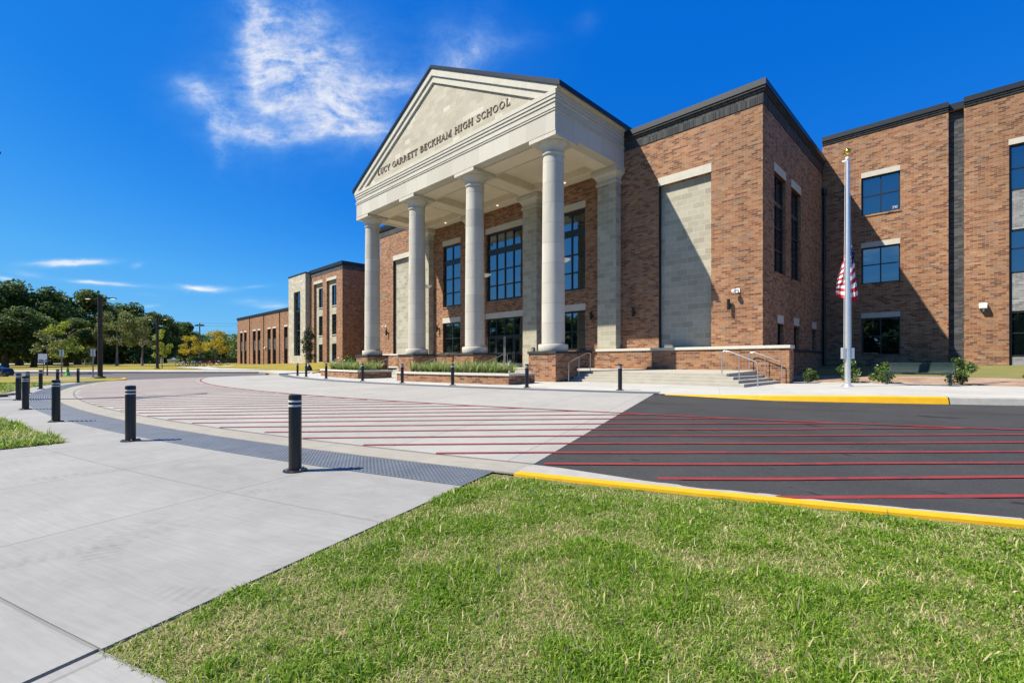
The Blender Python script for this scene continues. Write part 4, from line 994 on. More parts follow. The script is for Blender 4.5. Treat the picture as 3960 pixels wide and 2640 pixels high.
# ------------------------------------------------------------------ planters and their plants
def planter(p0, p1, label):
    t = thing('planter', label, 'planter', (*P(45.5, (p0 + p1) / 2), .3), 'low brick planters in front of the columns')
    r0, r1 = 44.4, 46.6
    def seg(mb, ra, rb, a, b_, z0, z1, n):
        for i in range(n):
            u0 = a + (b_ - a) * i / n; u1 = a + (b_ - a) * (i + 1) / n; q = [P(ra, u0), P(ra, u1), P(rb, u1), P(rb, u0)]
            mb.add([(*p, z0) for p in q] + [(*p, z1) for p in q], [(4, 5, 6, 7), (0, 1, 5, 4), (2, 3, 7, 6)] + ([(3, 0, 4, 7)] if i == 0 else []) + ([(1, 2, 6, 5)] if i == n - 1 else []))
    dp_ = math.degrees(.28 / 45.5)
    w = MB(); seg(w, r1 - .28, r1, p0, p1, .05, .70, 14); seg(w, r0, r0 + .28, p0, p1, .05, .70, 14); seg(w, r0 + .28, r1 - .28, p0, p0 + dp_, .05, .70, 1); seg(w, r0 + .28, r1 - .28, p1 - dp_, p1, .05, .70, 1)
    obj('wall', w, M['brick'], t)
    c = MB(); e = math.degrees(.05 / 45.5); seg(c, r1 - .31, r1 + .05, p0 - e, p1 + e, .702, .80, 14); seg(c, r0 - .05, r0 + .31, p0 - e, p1 + e, .702, .80, 14); seg(c, r0 + .31, r1 - .31, p0 - e, p0 + dp_ + .04, .702, .80, 1); seg(c, r0 + .31, r1 - .31, p1 - dp_ - .04, p1 + e, .702, .80, 1)
    obj('cap', c, M['cap_stone'], t)
    s_ = MB(); seg(s_, r0 + .27, r1 - .27, p0 + dp_ * .9, p1 - dp_ * .9, .5, .72, 10); obj('soil', s_, M['soil'], t)
PLA, PLB = (2.2, 11.4), (-12.3, -3.1)
planter(*PLA, 'right hand low brick planter with white cap between nearest columns'); planter(*PLB, 'left hand low brick planter with white cap and strappy plants')

def blades_mesh(name, n, h, spread, width, mat, seed, arch=1.0, tip_up=.0, seg=4):
    g = np.random.default_rng(seed); vs = []; fl = []; sz = []; ti = []; o = 0
    for i in range(n):
        az = g.uniform(0, 2 * math.pi); L = h * g.uniform(.75, 1.25); lean = g.uniform(.15, 1.0) * arch; w = width * g.uniform(.7, 1.2)
        d = np.array([math.cos(az), math.sin(az)]); s_ = np.array([-d[1], d[0]]); b0 = d * g.uniform(0, spread * .25); tv = g.uniform(0, 1)
        a = R(88) - lean * .25; pos = np.array([b0[0], b0[1], 0.]); tw = g.uniform(-.5, .5)
        for j in range(seg + 1):
            ww = w * (1 - (j / seg) ** 1.6 * .95); sx = s_ * math.cos(tw) ; e = np.array([sx[0], sx[1], math.sin(tw) * .5]) * ww / 2
            vs += [tuple(pos - e), tuple(pos + e)]; ti += [tv * .75 + .1 * j / seg, tv * .75 + .1 * j / seg + .12 * (i % 2)]
            pos = pos + np.array([d[0] * math.cos(a), d[1] * math.cos(a), math.sin(a)]) * L / seg; a -= lean * 1.55 / seg
        for j in range(seg): fl += [o + 2 * j, o + 2 * j + 1, o + 2 * j + 3, o + 2 * j + 2]; sz.append(4)
        o += 2 * (seg + 1)
    return np_mesh(name, vs, fl, sz, mat, ti, True)
straps = [blades_mesh('strap_clump', 46, .56, .3, .034, M['leaf_strap'], 11 + i, 1.15) for i in range(3)]
for (p0, p1), lab, grp in ((PLA, 'clump of arching variegated green and cream leaves in the right brick planter', 'strappy plants in the right planter'), (PLB, 'clump of arching variegated green and cream leaves in the left brick planter', 'strappy plants in the left planter')):
    for row, r in enumerate((45.95, 45.35, 44.9)):
        n = 15
        for i in range(n):
            ph = p0 + .55 + (p1 - p0 - (1.1 if row else 1.4)) * (i + .5 * (row % 2)) / n + random.uniform(-.1, .1)
            o = link('strappy_plant', straps[random.randrange(3)]); x, y = P(r + random.uniform(-.1, .1), ph); o.location = (x, y, .71); o.rotation_euler = (0, 0, random.uniform(0, 6.28)); s_ = random.uniform(1.0, 1.32); o.scale = (s_, s_, s_)
            tag(o, lab, 'plant', grp)

# ------------------------------------------------------------------ bollards
def make_bollard(label):
    t = thing('bollard', label, 'bollard')
    t['group'] = 'black bollards round the crossing'
    obj('post', MB().lathe([(.072, .012), (.072, .885), (.069, .898), (.05, .905), (.001, .908)], n=24), M['black'], t, world=False)
    fl_ = obj('base_plate', MB().lathe([(.135, 0), (.135, .012), (.125, .017), (.073, .018)], n=24), M['black'], t, world=False)
    bo = MB()
    for q in range(4): bo.cyl((.105 * math.cos(q * 1.571 + .4), .105 * math.sin(q * 1.571 + .4), .016), (.105 * math.cos(q * 1.571 + .4), .105 * math.sin(q * 1.571 + .4), .034), .012, n=6)
    obj('bolts', bo, M['steel'], fl_, world=False)
    for z in (.762, .815): obj('reflective_band', MB().lathe([(.0725, z), (.0738, z + .001), (.0738, z + .021), (.0725, z + .022)], n=24), M['band'], t, world=False)
    return t
near_b = [(-5.77, 2.19), (-9.89, 1.13), (-14.24, .36), (-18.5, -.13), (-23.18, -.33), (-27.81, -.14), (-32.0, .28), (-36.2, .98), (-40.3, 2.02)]
far_b = [(-34.9, 13.05), (-31.9, 12.62), (-28.6, 12.25), (-24.3, 12.0), (-20.2, 12.02), (-16.5, 12.4), (-12.7, 13.15), (-9.1, 14.2)]
nl = ['nearest black bollard, standing on the sidewalk beside the foreground end of the tactile strip', 'second nearest black bollard, left of the closest one along the curved strip',
      'tall looking black bollard in front of the ribbed bend of the strip at left', 'black bollard just left of where the strip curves away, behind the ornamental grass patch',
      'leftmost black bollard, close to the feathery grasses at the photo edge', 'black bollard half hidden behind another at far left', 'black bollard in front of the white ONLY sign',
      'black bollard almost hidden behind a nearer bollard, under the thin signpost', 'small black bollard right of the lime green cone']
fl2 = ['leftmost bollard of the far row, before the lawn and small evergreen', 'second bollard from the left in the far row', 'far row bollard near the trunk of the small evergreen', 'far row bollard in front of the left half of the left planter', 'far row bollard at the right end of the left planter',
       'far row bollard at the left end of the right planter', 'far row bollard before the right planter, right of the flower pot', 'far row bollard standing before the wide steps']
near_b2 = []
b0 = None
fb = [(-34.6, 13.0), (-32.4, 12.7), (-28.4, 12.35), (-24.0, 12.15)]
# far row along r = 47.95, placed by bearing from the camera spot
def far_pos(u):
    d = np.array([-.7013 * 1825 + .7129 * (u - 1980), .7129 * 1825 + .7013 * (u - 1980)])
    lo, hi = 0.002, .05
    for _ in range(60):
        t = (lo + hi) / 2; q = d * t
        if math.hypot(q[0] - CX, q[1] - CY) > 47.95: lo = t
        else: hi = t
    return tuple(d * lo)
far_b = [(-34.8, 13.38), (-31.79, 12.78), (-27.48, 12.22), (-22.78, 12.06), (-19.31, 12.24), (-16.01, 12.64), (-12.35, 13.37), (-8.86, 14.38)]
for (x, y), lab in list(zip(near_b, nl)) + list(zip(far_b, fl2)):
    if b0 is None: b0 = o = make_bollard(lab)
    else: o = dup(b0, label=lab)
    o.location = (x, y, float(zg(x, y)) + .003); o.rotation_euler = (0, 0, random.uniform(0, 6.28))

# ------------------------------------------------------------------ handrails
def rail(label, pts, posts, bottom):
    base = Vector(pts[0]); t = thing('handrail', label, 'handrail', (base.x, base.y, bottom[0]), 'steel handrails on the steps')
    def rounded(p, r=.09):
        out = [Vector(p[0])]
        for a, b_, c in zip(p[:-2], p[1:-1], p[2:]):
            a, b_, c = Vector(a), Vector(b_), Vector(c); d0 = (a - b_).normalized(); d1 = (c - b_).normalized()
            q0 = b_ + d0 * r; q2 = b_ + d1 * r
            for s_ in np.linspace(0, 1, 6): out.append(q0 * (1 - s_) ** 2 + b_ * 2 * s_ * (1 - s_) + q2 * s_ ** 2)
        out.append(Vector(p[-1])); return out
    path = [(pts[0][0], pts[0][1], bottom[0])] + list(pts) + [(pts[-1][0], pts[-1][1], bottom[1])]
    obj('rail', MB().tube(rounded(path), .021, 10), M['steel'], t)
    for (x, y, z0, z1) in posts: obj('post', MB().tube([(x, y, z0), (x, y, z1)], .017, 8), M['steel'], t)
    return t
for x, lab in zip(colx, ('steel handrail beside the nearest right hand pedestal', 'steel handrail rising beside the second pedestal from the right', 'steel handrail rising beside the third pedestal from the right', 'steel handrail beside the leftmost pedestal')):
    rx = x + 1.14
    rail(lab, [(rx, 18.25, 1.27), (rx, 19.72, 1.76), (rx, 20.05, 1.76)], [(rx, 19.08, .58, 1.55)], (.34, .83))
for s_, (y, lab, dx) in enumerate(((19.42, 'front steel handrail at right end of the steps', 0), (22.93, 'steel handrail casting its shadow on the right low wall', -.1))):
    rail(lab, [(-7.28 + dx, y, 1.73), (-7.02 + dx, y, 1.73), (-5.95 + dx, y, 1.28)], [(-6.62 + dx, y, .56, 1.565)], (.83 + .07 * s_, .35))
for y, lab in ((19.5, 'steel handrail at the far left end of the steps, nearer the planter'), (22.93, 'steel handrail at the far left end of the steps, beside the left low wall')):
    X = lambda v: 2 * CT - v
    rail(lab, [(X(-7.28), y, 1.73), (X(-7.02), y, 1.73), (X(-5.95), y, 1.28)], [(X(-6.62), y, .56, 1.565)], (.85, .35))

# ------------------------------------------------------------------ wall lamps, cameras, small fittings
def sconce(label, x, z, first=[None]):
    if first[0] is None:
        t = thing('wall_lamp', label, 'wall lamp', group='black cylinder wall lamps'); first[0] = t
        obj('housing', MB().cyl((0, -.19, -.26), (0, -.19, .26), .075, n=20), M['black'], t, world=False)
        obj('bracket', MB().box(-.05, .05, -.125, 0, -.06, .06), M['black'], t, world=False)
        obj('lens', MB().cyl((0, -.19, -.268), (0, -.19, -.262), .055, n=16), M['white'], t, world=False)
    else: t = dup(first[0], label=label)
    t.location = (x, WY, z)
for x, lab in ((-8.54, 'black cylinder wall lamp on the sunlit right corner beneath the security camera'), (-13.71, 'black cylinder wall lamp right of the right pilaster in shade'), (-16.56, 'black cylinder wall lamp between the right window and right pilaster'),
               (2 * CT + 16.56, 'black cylinder wall lamp left of the left window behind the columns'), (2 * CT + 8.54, 'black cylinder wall lamp on the far left brick, beside the first column')): sconce(lab, x, 4.07)
def seccam(label, x, y, z, first=[None]):
    if first[0] is None:
        t = thing('security_camera', label, 'camera', group='white security cameras'); first[0] = t
        obj('mount', MB().box(-.09, .09, -.05, 0, -.09, .12), M['white'], t, world=False)
        obj('arm', MB().tube([(0, -.05, .03), (-.05, -.22, .04), (-.10, -.28, -.02)], .035, 8), M['white'], t, world=False)
        obj('dome', MB().lathe([(.02, .06), (.10, .04), (.11, -.05), (.075, -.12), (.03, -.15)], (-.10, -.28), 16), M['white'], t, world=False)
    else: t = dup(first[0], label=label)
    t.location = (x, y, z)
seccam('white dome security camera on the sunlit right corner brick', -8.16, WY, 4.72)
seccam('white security camera on the far left brick beside the first column', 2 * CT + 8.2, WY, 4.72)
seccam('white security camera at the far left end of the low wing', -120.7, 33.0, 4.1)
fl_ = thing('floodlight', 'white square floodlight on the brick wing right of the charcoal strip', 'floodlight', (.26, 35.7, 4.28))
obj('head', MB().prism([(-.30, -.14), (-.02, -.14), (-.02, .16), (-.14, .16), (-.32, .02)], -.16, .16, 'x'), M['white'], fl_, world=False, bevel=.02)
obj('bracket', MB().cyl((0, -.12, -.30), (0, -.12, -.14), .05, n=10), M['white'], fl_, world=False)
fl3 = thing('floodlight', 'tiny white floodlight between window pairs of the low wing', 'floodlight', (-103.0 + .9, 33.0, 4.1))
obj('head', MB().prism([(-.30, -.14), (-.02, -.14), (-.02, .30), (-.14, .30), (-.32, .02)], -.16, .16, 'x'), M['white'], fl3, world=False)
ib = thing('door_call_box', 'dark call box on the second pilaster from the right, beside the doors', 'call box', (-20.9, 23.28, 2.05))
obj('housing', MB().box(-.10, .10, -.10, 0, -.20, .22), M['dark_metal'], ib, world=False, bevel=.01); obj('face', MB().box(-.07, .07, -.108, -.102, -.05, .18), M['steel'], ib, world=False)
obj('stem', MB().box(-.04, .04, -.09, 0, -.38, -.203), M['dark_metal'], ib, world=False)
c0 = None
for x, lab in zip(colx, ('pale saucer uplight on the nearest column', 'pale saucer uplight on the second column from the right', 'pale saucer uplight on the third column from the right', 'pale saucer uplight on the leftmost column')):
    if c0 is None:
        t = c0 = thing('column_light', lab, 'uplight', group='saucer uplights behind the columns')
        obj('dish', MB().lathe([(.03, -.13), (.16, -.09), (.30, -.01), (.36, .04), (.355, .055), (.30, .045)], n=28), M['white'], t, world=False)
        obj('mount', MB().box(-.05, .05, -.32, -.05, -.06, .02), M['trim_stone'], t, world=False)
    else: t = dup(c0, label=lab)
    t.location = (x + .05, CYc + .80, 6.55)

# ------------------------------------------------------------------ flagpole and flag
FX, FY = -3.36, 20.95; FZ = float(z_walk(FX, FY)) + .004
FP = thing('flagpole', 'tall silver flagpole with gold ball in front of the right wing', 'flagpole', (FX, FY, FZ))
obj('pole', MB().lathe([(.095, .0), (.095, 2.2), (.075, 5.0), (.050, 8.30)], n=24), M['alum'], FP, world=False)
obj('base_collar', MB().lathe([(.21, 0), (.205, .018), (.15, .045), (.11, .075), (.103, .09)], n=28), M['alum'], FP, world=False)
obj('ball', MB().lathe([(.012, 8.40), (.012, 8.48), (.06, 8.495), (.10, 8.55), (.112, 8.60), (.10, 8.65), (.06, 8.695), (.001, 8.71)], n=20), M['gold'], FP, world=False)
tr = MB().lathe([(.055, 8.27), (.07, 8.29), (.07, 8.39), (.03, 8.41)], n=16); tr.box(-.16, .0, -.02, .02, 8.25, 8.30); obj('truck', tr, M['white'], FP, world=False)
rd = Vector((.7129, .7013, 0))
hal_ = MB()
for sg in (1, -1): hal_.tube([tuple(rd * (.14 * sg) + Vector((0, 0, .9))), tuple(rd * (.125 * sg) + Vector((0, 0, 4.5))), tuple(rd * (.09 * sg) + Vector((0, 0, 8.25)))], .007, 5)
obj('halyard', hal_, M['white'], FP, world=False)
for sg in (1, -1):
    cb_ = MB(); c_ = rd * (.155 * sg); e1 = rd; e2 = Vector((-.7013, .7129, 0))
    vs = [c_ + e1 * (sx * .06) + e2 * (sy * .06) + Vector((0, 0, z)) for z in (1.02, 1.42) for sx, sy in ((-1, -1), (1, -1), (1, 1), (-1, 1))]
    cb_.add([tuple(v) for v in vs], [(0, 3, 2, 1), (4, 5, 6, 7), (0, 1, 5, 4), (1, 2, 6, 5), (2, 3, 7, 6), (3, 0, 4, 7)]); obj('cleat_box', cb_, M['alum'], FP, world=False, bevel=.008)
# limp flag, hanging in folds at half mast
fmb = MB(); NU, NV = 60, 52
def flag_pt(u, v):
    """u from the free outer fold (right) across the pole to the fly end (left), v downwards"""
    outer = .19 + .24 * min(1.0, (v + .02) * 2.0) ** .7 + .03 * math.sin(v * 9)
    lat = outer * (1 - u) - (.02 + .33 * (.35 + .65 * v)) * u
    z = 5.45 - 1.05 * u - v * (2.25 - 1.12 * u) - .10 * math.sin(u * 5) * v
    dep = .17 + .055 * math.sin(u * 13 + v * 4) * (.4 + v) + .03 * math.sin(u * 23 - v * 3)
    return tuple(rd * lat + Vector((-.7013, .7129, 0)) * dep + Vector((0, 0, z)))
grid = [[flag_pt(i / NU, j / NV) for j in range(NV + 1)] for i in range(NU + 1)]
vs = [p for row in grid for p in row]; fmb.v = vs
for i in range(NU):
    for j in range(NV):
        stripe = int(j / NV * 13); canton = i / NU < .42 and j / NV < .36
        mi = 0 if stripe % 2 == 0 else 1
        if canton: mi = 1 if (i % 5 == 2 and j % 4 == 1) else 2
        fmb.f.append([i * (NV + 1) + j, (i + 1) * (NV + 1) + j, (i + 1) * (NV + 1) + j + 1, i * (NV + 1) + j + 1]); fmb.mi.append(mi); fmb.sm.append(True)
flag = obj('flag', fmb, [M['flag_red'], M['flag_white'], M['flag_blue']], recalc=False, angle=180)
flag.location = (FX, FY, FZ); tag(flag, 'red white and blue striped flag hanging limp at half mast', 'flag')

# ------------------------------------------------------------------ bench
bx0, by0 = -2.58, 23.40; bx1, by1 = -.64, 22.93
bd = Vector((bx1 - bx0, by1 - by0, 0)); L_ = bd.length; BN = thing('bench', 'dark green slatted metal bench on the mulch right of the flagpole', 'bench', (bx0, by0, float(z_lawn_r(bx0, by0)) + .02), rz=math.atan2(bd.y, bd.x))
sl = MB()
def bench_path(): return [(-.10, .40), (-.11, .43), (-.06, .452), (.10, .445), (.30, .425), (.40, .45), (.46, .60), (.50, .79), (.52, .82), (.55, .80)]
bp = bench_path()
n = 72
seatm = MB(); backm = MB()
for i in range(n):
    x = .02 + (L_ - .04) * i / (n - 1); seatm.tube([(x, y, z) for y, z in bp[:6]], .0118, 5); backm.tube([(x, y, z) for y, z in bp[5:]], .0118, 5)
for (y, z) in (bp[1], bp[4]): seatm.tube([(0, y, z - .012), (L_, y, z - .012)], .018, 6)
for (y, z) in (bp[6], bp[8]): backm.tube([(0, y, z), (L_, y, z)], .017, 6)
obj('seat', seatm, M['green_metal'], BN, world=False); obj('backrest', backm, M['green_metal'], BN, world=False)
for x in (.05, L_ - .05):
    obj('leg', MB().box(x - .035, x + .035, .08, .15, 0, .42), M['green_metal'], BN, world=False)
    obj('armrest', MB().tube([(x, -.08, .43), (x, .12, .40), (x, .40, .44), (x, .47, .62), (x, .51, .80)], .028, 6), M['green_metal'], BN, world=False)

# ------------------------------------------------------------------ foliage builders
def leaf_mesh(name, lobes, n, size, mat, seed, flat=.0, squash=.8):
    """n small leaf-sized quads spread through a set of ellipsoid lobes (cx,cy,cz,rx,ry,rz,weight)"""
    g = np.random.default_rng(seed); lb = np.array(lobes, float); w = lb[:, 6] / lb[:, 6].sum()
    idx = g.choice(len(lb), n, p=w); L = lb[idx]
    d = g.normal(size=(n, 3)); d /= np.linalg.norm(d, axis=1)[:, None]; rad = g.uniform(0, 1, n) ** (1 / 2.1)
    c = L[:, :3] + d * rad[:, None] * L[:, 3:6]
    a = g.normal(size=(n, 3)); a[:, 2] *= squash; a /= np.linalg.norm(a, axis=1)[:, None]
    b_ = np.cross(a, g.normal(size=(n, 3))); b_ /= np.linalg.norm(b_, axis=1)[:, None]
    s_ = size * g.uniform(.55, 1.35, n)[:, None]; q = .62
    V = np.stack([c - a * s_ * .5, c + b_ * s_ * .5 * q, c + a * s_ * .5, c - b_ * s_ * .5 * q], 1).reshape(-1, 3)
    lob_t = g.uniform(-.22, .22, len(lb))[idx]
    t = np.clip(g.beta(2.2, 2.2, n) + lob_t, 0, 1)
    return np_mesh(name, V, np.arange(4 * n), np.full(n, 4), mat, np.repeat(t, 4))
def lobes_round(g, R_, H0, H1, n, rs=(.28, .45), fl=.75):
    out = []
    for i in range(n):
        az = g.uniform(0, 6.28); hh = g.uniform(0, 1); prof = math.sin(math.pi * (.18 + .74 * hh)) ** .7
        rr = R_ * prof * math.sqrt(g.uniform(.05, 1)) * .78; r_ = R_ * g.uniform(*rs)
        out.append((rr * math.cos(az), rr * math.sin(az), H0 + (H1 - H0) * (.12 + .80 * hh), r_, r_, r_ * fl, r_ ** 2))
    return out
def trunk_mb(h, r, spread, seed, nb=6, hb=.4):
    g = np.random.default_rng(seed); mb = MB(); pts = [(0, 0, 0)]
    for i in range(1, 6): pts.append((g.normal() * r * .4, g.normal() * r * .4, h * i / 5))
    for i in range(5): mb.cyl(pts[i], pts[i + 1], r * (1.25 if i == 0 else 1 - .15 * i), r * (1 - .15 * (i + 1)), 8, caps=i in (0, 4))
    for i in range(nb):
        az = g.uniform(0, 6.28); z0 = h * g.uniform(hb, .9); L = spread * g.uniform(.6, 1); p0 = Vector((0, 0, z0)); m1 = p0 + Vector((math.cos(az) * L * .45, math.sin(az) * L * .45, L * .3)); p1 = p0 + Vector((math.cos(az) * L, math.sin(az) * L, L * .75))
        mb.cyl(p0, m1, r * .42, r * .28, 6, caps=False); mb.cyl(m1, p1, r * .28, r * .08, 6, caps=False)
    return mb
def make_tree(name, label, cat, leaf, bark, h, crown_r, crown_lo, n, size, seed, nl=22, tr=.3, hb=.4, rs=(.28, .45), group=None):
    g = np.random.default_rng(seed); t = thing(name, label, cat, group=group)
    obj('trunk', trunk_mb(h * .72, tr, crown_r * .8, seed, 8, hb), bark, t, world=False)
    link('crown', leaf_mesh('crown', lobes_round(g, crown_r, crown_lo, h, nl, rs), n, size, leaf, seed), t)
    return t
def at_px(u, d): l = (u - 1980) / 1825 * d; return (-.7013 * d + .7129 * l, .7129 * d + .7013 * l)
def gz(x, y): return float(z_lawn_l(x, y)) + .09
PROTO = {}
def put_tree(key, label, u, d, s_, group, sx=1.0, first_args=None):
    if key not in PROTO: PROTO[key] = make_tree(label=label, group=group, **first_args); o = PROTO[key]
    else: o = dup(PROTO[key], label=label, group=group)
    x, y = at_px(u, d); o.location = (x, y, gz(x, y)); o.scale = (s_ * sx, s_ * sx, s_); o.rotation_euler = (0, 0, random.uniform(0, 6.28)); return o
oak = lambda i, lo=.9: dict(name='oak_tree', cat='tree', leaf=M['leaf_oak'], bark=M['bark'], h=14.0, crown_r=6.2, crown_lo=lo, n=13000, size=.56, seed=40 + i, nl=30, tr=.45, rs=(.22, .40))
wood = 'dark oaks in the wood beyond the lawn'
for i, (u, d, s_, sx, lab) in enumerate([(-70, 92, 1.18, 1.1, 'huge dark oak at the left photo edge, its foliage reaching the ground'), (75, 96, 1.20, 1.0, 'tallest dark oak of the wood, rising over the ornamental grasses'), (190, 100, 1.14, 1.0, 'broad dark oak behind the white ONLY sign'),
      (300, 104, 1.18, 1.0, 'tall dark oak left of the near lamp post'), (372, 108, 1.06, .95, 'dark oak crown directly behind the near lamp post'), (470, 118, 1.05, 1.0, 'dark oak behind the two pale trunked trees'), (548, 122, 1.08, .9, 'oak with ragged top between the two lamp posts'),
      (640, 128, .92, .85, 'dark oak behind the far lamp post'), (715, 136, .85, .9, 'smaller dark oak right of the far lamp post, above the van'), (130, 76, .62, 1.3, 'low dark oak in front of the tall wood at left'), (20, 72, .66, 1.3, 'low dark oak foremost at the left photo edge'), (255, 84, .62, 1.3, 'low dark oak behind the young lime green tree')]):
    put_tree('oak%d' % (i % 4), lab, u, d, s_, wood, sx, oak(i % 4))
for i, (u, d, s_, lab) in enumerate([(452, 86, .98, 'open olive green tree with pale trunk right of the near lamp post'), (550, 90, .92, 'open olive green tree with pale trunk left of the far lamp post'), (330, 92, .72, 'slim olive tree with pale straight trunk left of the near lamp post')]):
    put_tree('olive', lab, u, d, s_, 'pale trunked trees on the lawn', .95, dict(name='pale_trunk_tree', cat='tree', leaf=M['leaf_olive'], bark=M['pale_bark'], h=10.5, crown_r=4.4, crown_lo=3.4, n=3600, size=.34, seed=71, nl=20, tr=.22, hb=.3, rs=(.2, .36)))
put_tree('lime', 'young lime green tree behind the thin signpost at left', 238, 52, 1.22, 'young lime green trees', 1, dict(name='young_tree', cat='tree', leaf=M['leaf_lime'], bark=M['bark'], h=4.6, crown_r=1.55, crown_lo=1.0, n=1900, size=.19, seed=81, nl=20, tr=.05, hb=.2, rs=(.22, .36)))
put_tree('lime', 'young lime green tree just right of the far lamp post', 627, 62, 1.12, 'young lime green trees', .8)
put_tree('sap', 'thin olive green sapling staked on the traffic island', 182, 42.5, 1.0, None, 1, dict(name='sapling', cat='tree', leaf=M['leaf_olive'], bark=M['bark'], h=4.0, crown_r=1.55, crown_lo=1.7, n=800, size=.17, seed=83, nl=14, tr=.05, hb=.4, rs=(.22, .4)))
gold = dict(name='golden_tree', cat='tree', leaf=M['leaf_gold'], bark=M['bark'], h=7.6, crown_r=3.9, crown_lo=1.8, n=3200, size=.26, seed=91, nl=26, tr=.13, hb=.2, rs=(.16, .30))
put_tree('gold', 'smaller golden yellow tree behind the bicycles, nearer the van', 735, 112, .86, 'golden trees behind the bicycles', 1.0, gold)
put_tree('gold', 'larger golden yellow tree behind the bicycles, nearer the school', 832, 112, 1.02, 'golden trees behind the bicycles', 1.1)
ev = make_tree('evergreen_tree', 'slim dark evergreen on the lawn before the stone stair tower', 'tree', M['leaf_ever'], M['bark'], 4.9, .95, .9, 2600, .16, 95, 26, .07, .3, (.3, .55)); x, y = at_px(1194, 54.5); ev.location = (x, y, gz(x, y)); ev.scale = (1, 1, 1.05)
wb = MB().lathe([(.42, 0), (.36, .3), (.2, .62), (.1, .72)], n=14); obj('watering_bag', wb, M['pot'], ev, world=False)
# far wood to the horizon
def treeline():
    g = np.random.default_rng(5); lob = []
    for u in np.arange(520, 1010, 9):
        d = g.uniform(185, 230); x, y = at_px(u, d); h = g.uniform(11.5, 14.2) * d / 200 * (1.0 if u > 740 else .9)
        for z in (.2, .45, .7): lob.append((x, y, 1 + h * z, 4.2 * (1.15 - .5 * z), 4.2 * (1.15 - .5 * z), h * .25, 1))
    for u in np.arange(-260, 560, 13):
        d = g.uniform(112, 150); x, y = at_px(u, d); h = g.uniform(8, 12)
        for z in (.12, .4, .7): lob.append((x, y, .8 + h * z, 4, 4, h * .25, 1.2))
    return leaf_mesh('far_wood', lob, 52000, 1.0, M['leaf_oak'], 6)
tag(link('far_wood', treeline()), kind='stuff', label='far off wood closing the view behind the lawn', cat='wood')
# trees across the road behind the viewpoint (they show in the lower windows)
for i, (x, y, s_) in enumerate([(-46, -38, 1.0), (-34, -41, 1.12), (-22, -38, .95), (-9, -42, 1.1), (3, -38, 1.0), (15, -41, 1.15), (28, -38, 1.0), (40, -43, 1.05), (-60, -40, 1.05), (-73, -42, 1.1), (-86, -44, 1.1), (-99, -48, 1.15), (-113, -52, 1.15), (-126, -58, 1.2), (-106, -43, 1.0), (-119, -46, 1.0), (-134, -50, 1.1), (-148, -60, 1.2), (-92, -40, .6), (-80, -38, .6), (-66, -36, .55), (-40, -47, 1.1), (-28, -48, 1.1), (-15, -48, 1.15), (-3, -48, 1.1), (9, -49, 1.1), (22, -48, 1.1), (-52, -46, 1.1), (-6, -36, .55), (-19, -36, .55), (6, -36, .55), (-31, -36, .5)]):
    o = dup(PROTO['oak%d' % (i % 4)], label='dark oak in the row across the road behind the viewpoint, mirrored in the lower windows', group='oaks mirrored in the lower windows'); o.location = (x, y, -.2); o.scale = (s_, s_, s_ * .95); o.rotation_euler = (0, 0, i * 1.3)

# shrubs by the right wing
shr = [leaf_mesh('shrub', lobes_round(np.random.default_rng(s_), .52, .02, .95, 16, (.28, .42), 1.0), 1500, .085, M['leaf_shrub'], s_) for s_ in (21, 22)]
for i, (x, y, s_, lab) in enumerate([(-5.45, 25.2, .68, 'glossy green shrub against the end of the right low wall'), (-3.95, 24.9, .92, 'glossy green shrub behind the flagpole foot'), (-2.75, 24.6, .90, 'glossy green shrub at the left end of the bench'),
                                      (-.42, 24.35, .98, 'glossy green shrub at the right end of the bench'), (1.72, 24.95, 1.15, 'glossy green shrub at the right edge of the photo')]):
    t = thing('shrub', lab, 'shrub', (x, y, float(z_lawn_r(x, y)) + .03), 'shrubs in the mulch bed')
    st_ = MB()
    for q in range(5): st_.cyl((0, 0, 0), (.22 * math.cos(q * 1.26), .22 * math.sin(q * 1.26), .6), .014, .006, 5)
    obj('stem', st_, M['bark'], t, world=False); link('foliage', shr[i % 2], t); t.scale = (s_, s_, s_); t.rotation_euler = (0, 0, i * 1.7)
t = thing('shrub', 'dark shrub against the pavilion wall left of the first column', 'shrub', (-44.6, 22.2, float(z_lawn_l(-44.6, 22.2)) + .08)); link('foliage', shr[0], t); t.scale = (2.2, 2.2, 1.55)

# flower pot on the landing
FPt = thing('flower_pot', 'dark round pot of yellow flowers and rusty leaves on the landing', 'flower pot', (-25.9, 20.9, .86))
obj('pot', MB().lathe([(.26, 0), (.34, .15), (.39, .42), (.42, .50), (.40, .56), (.36, .56), (.33, .50)], n=24), M['pot'], FPt, world=False)
link('foliage', leaf_mesh('foliage', [(0, 0, .62, .36, .36, .20, 1)], 320, .10, M['leaf_shrub'], 31), FPt)
link('flowers', leaf_mesh('flowers', [(-.15, -.22, .72, .24, .18, .14, 1), (.1, -.2, .66, .25, .15, .12, .7)], 190, .085, M['petal'], 32), FPt)
link('rusty_leaves', leaf_mesh('rusty_leaves', [(.02, .02, .98, .20, .20, .24, 1)], 90, .17, M['croton'], 33, squash=2.5), FPt)

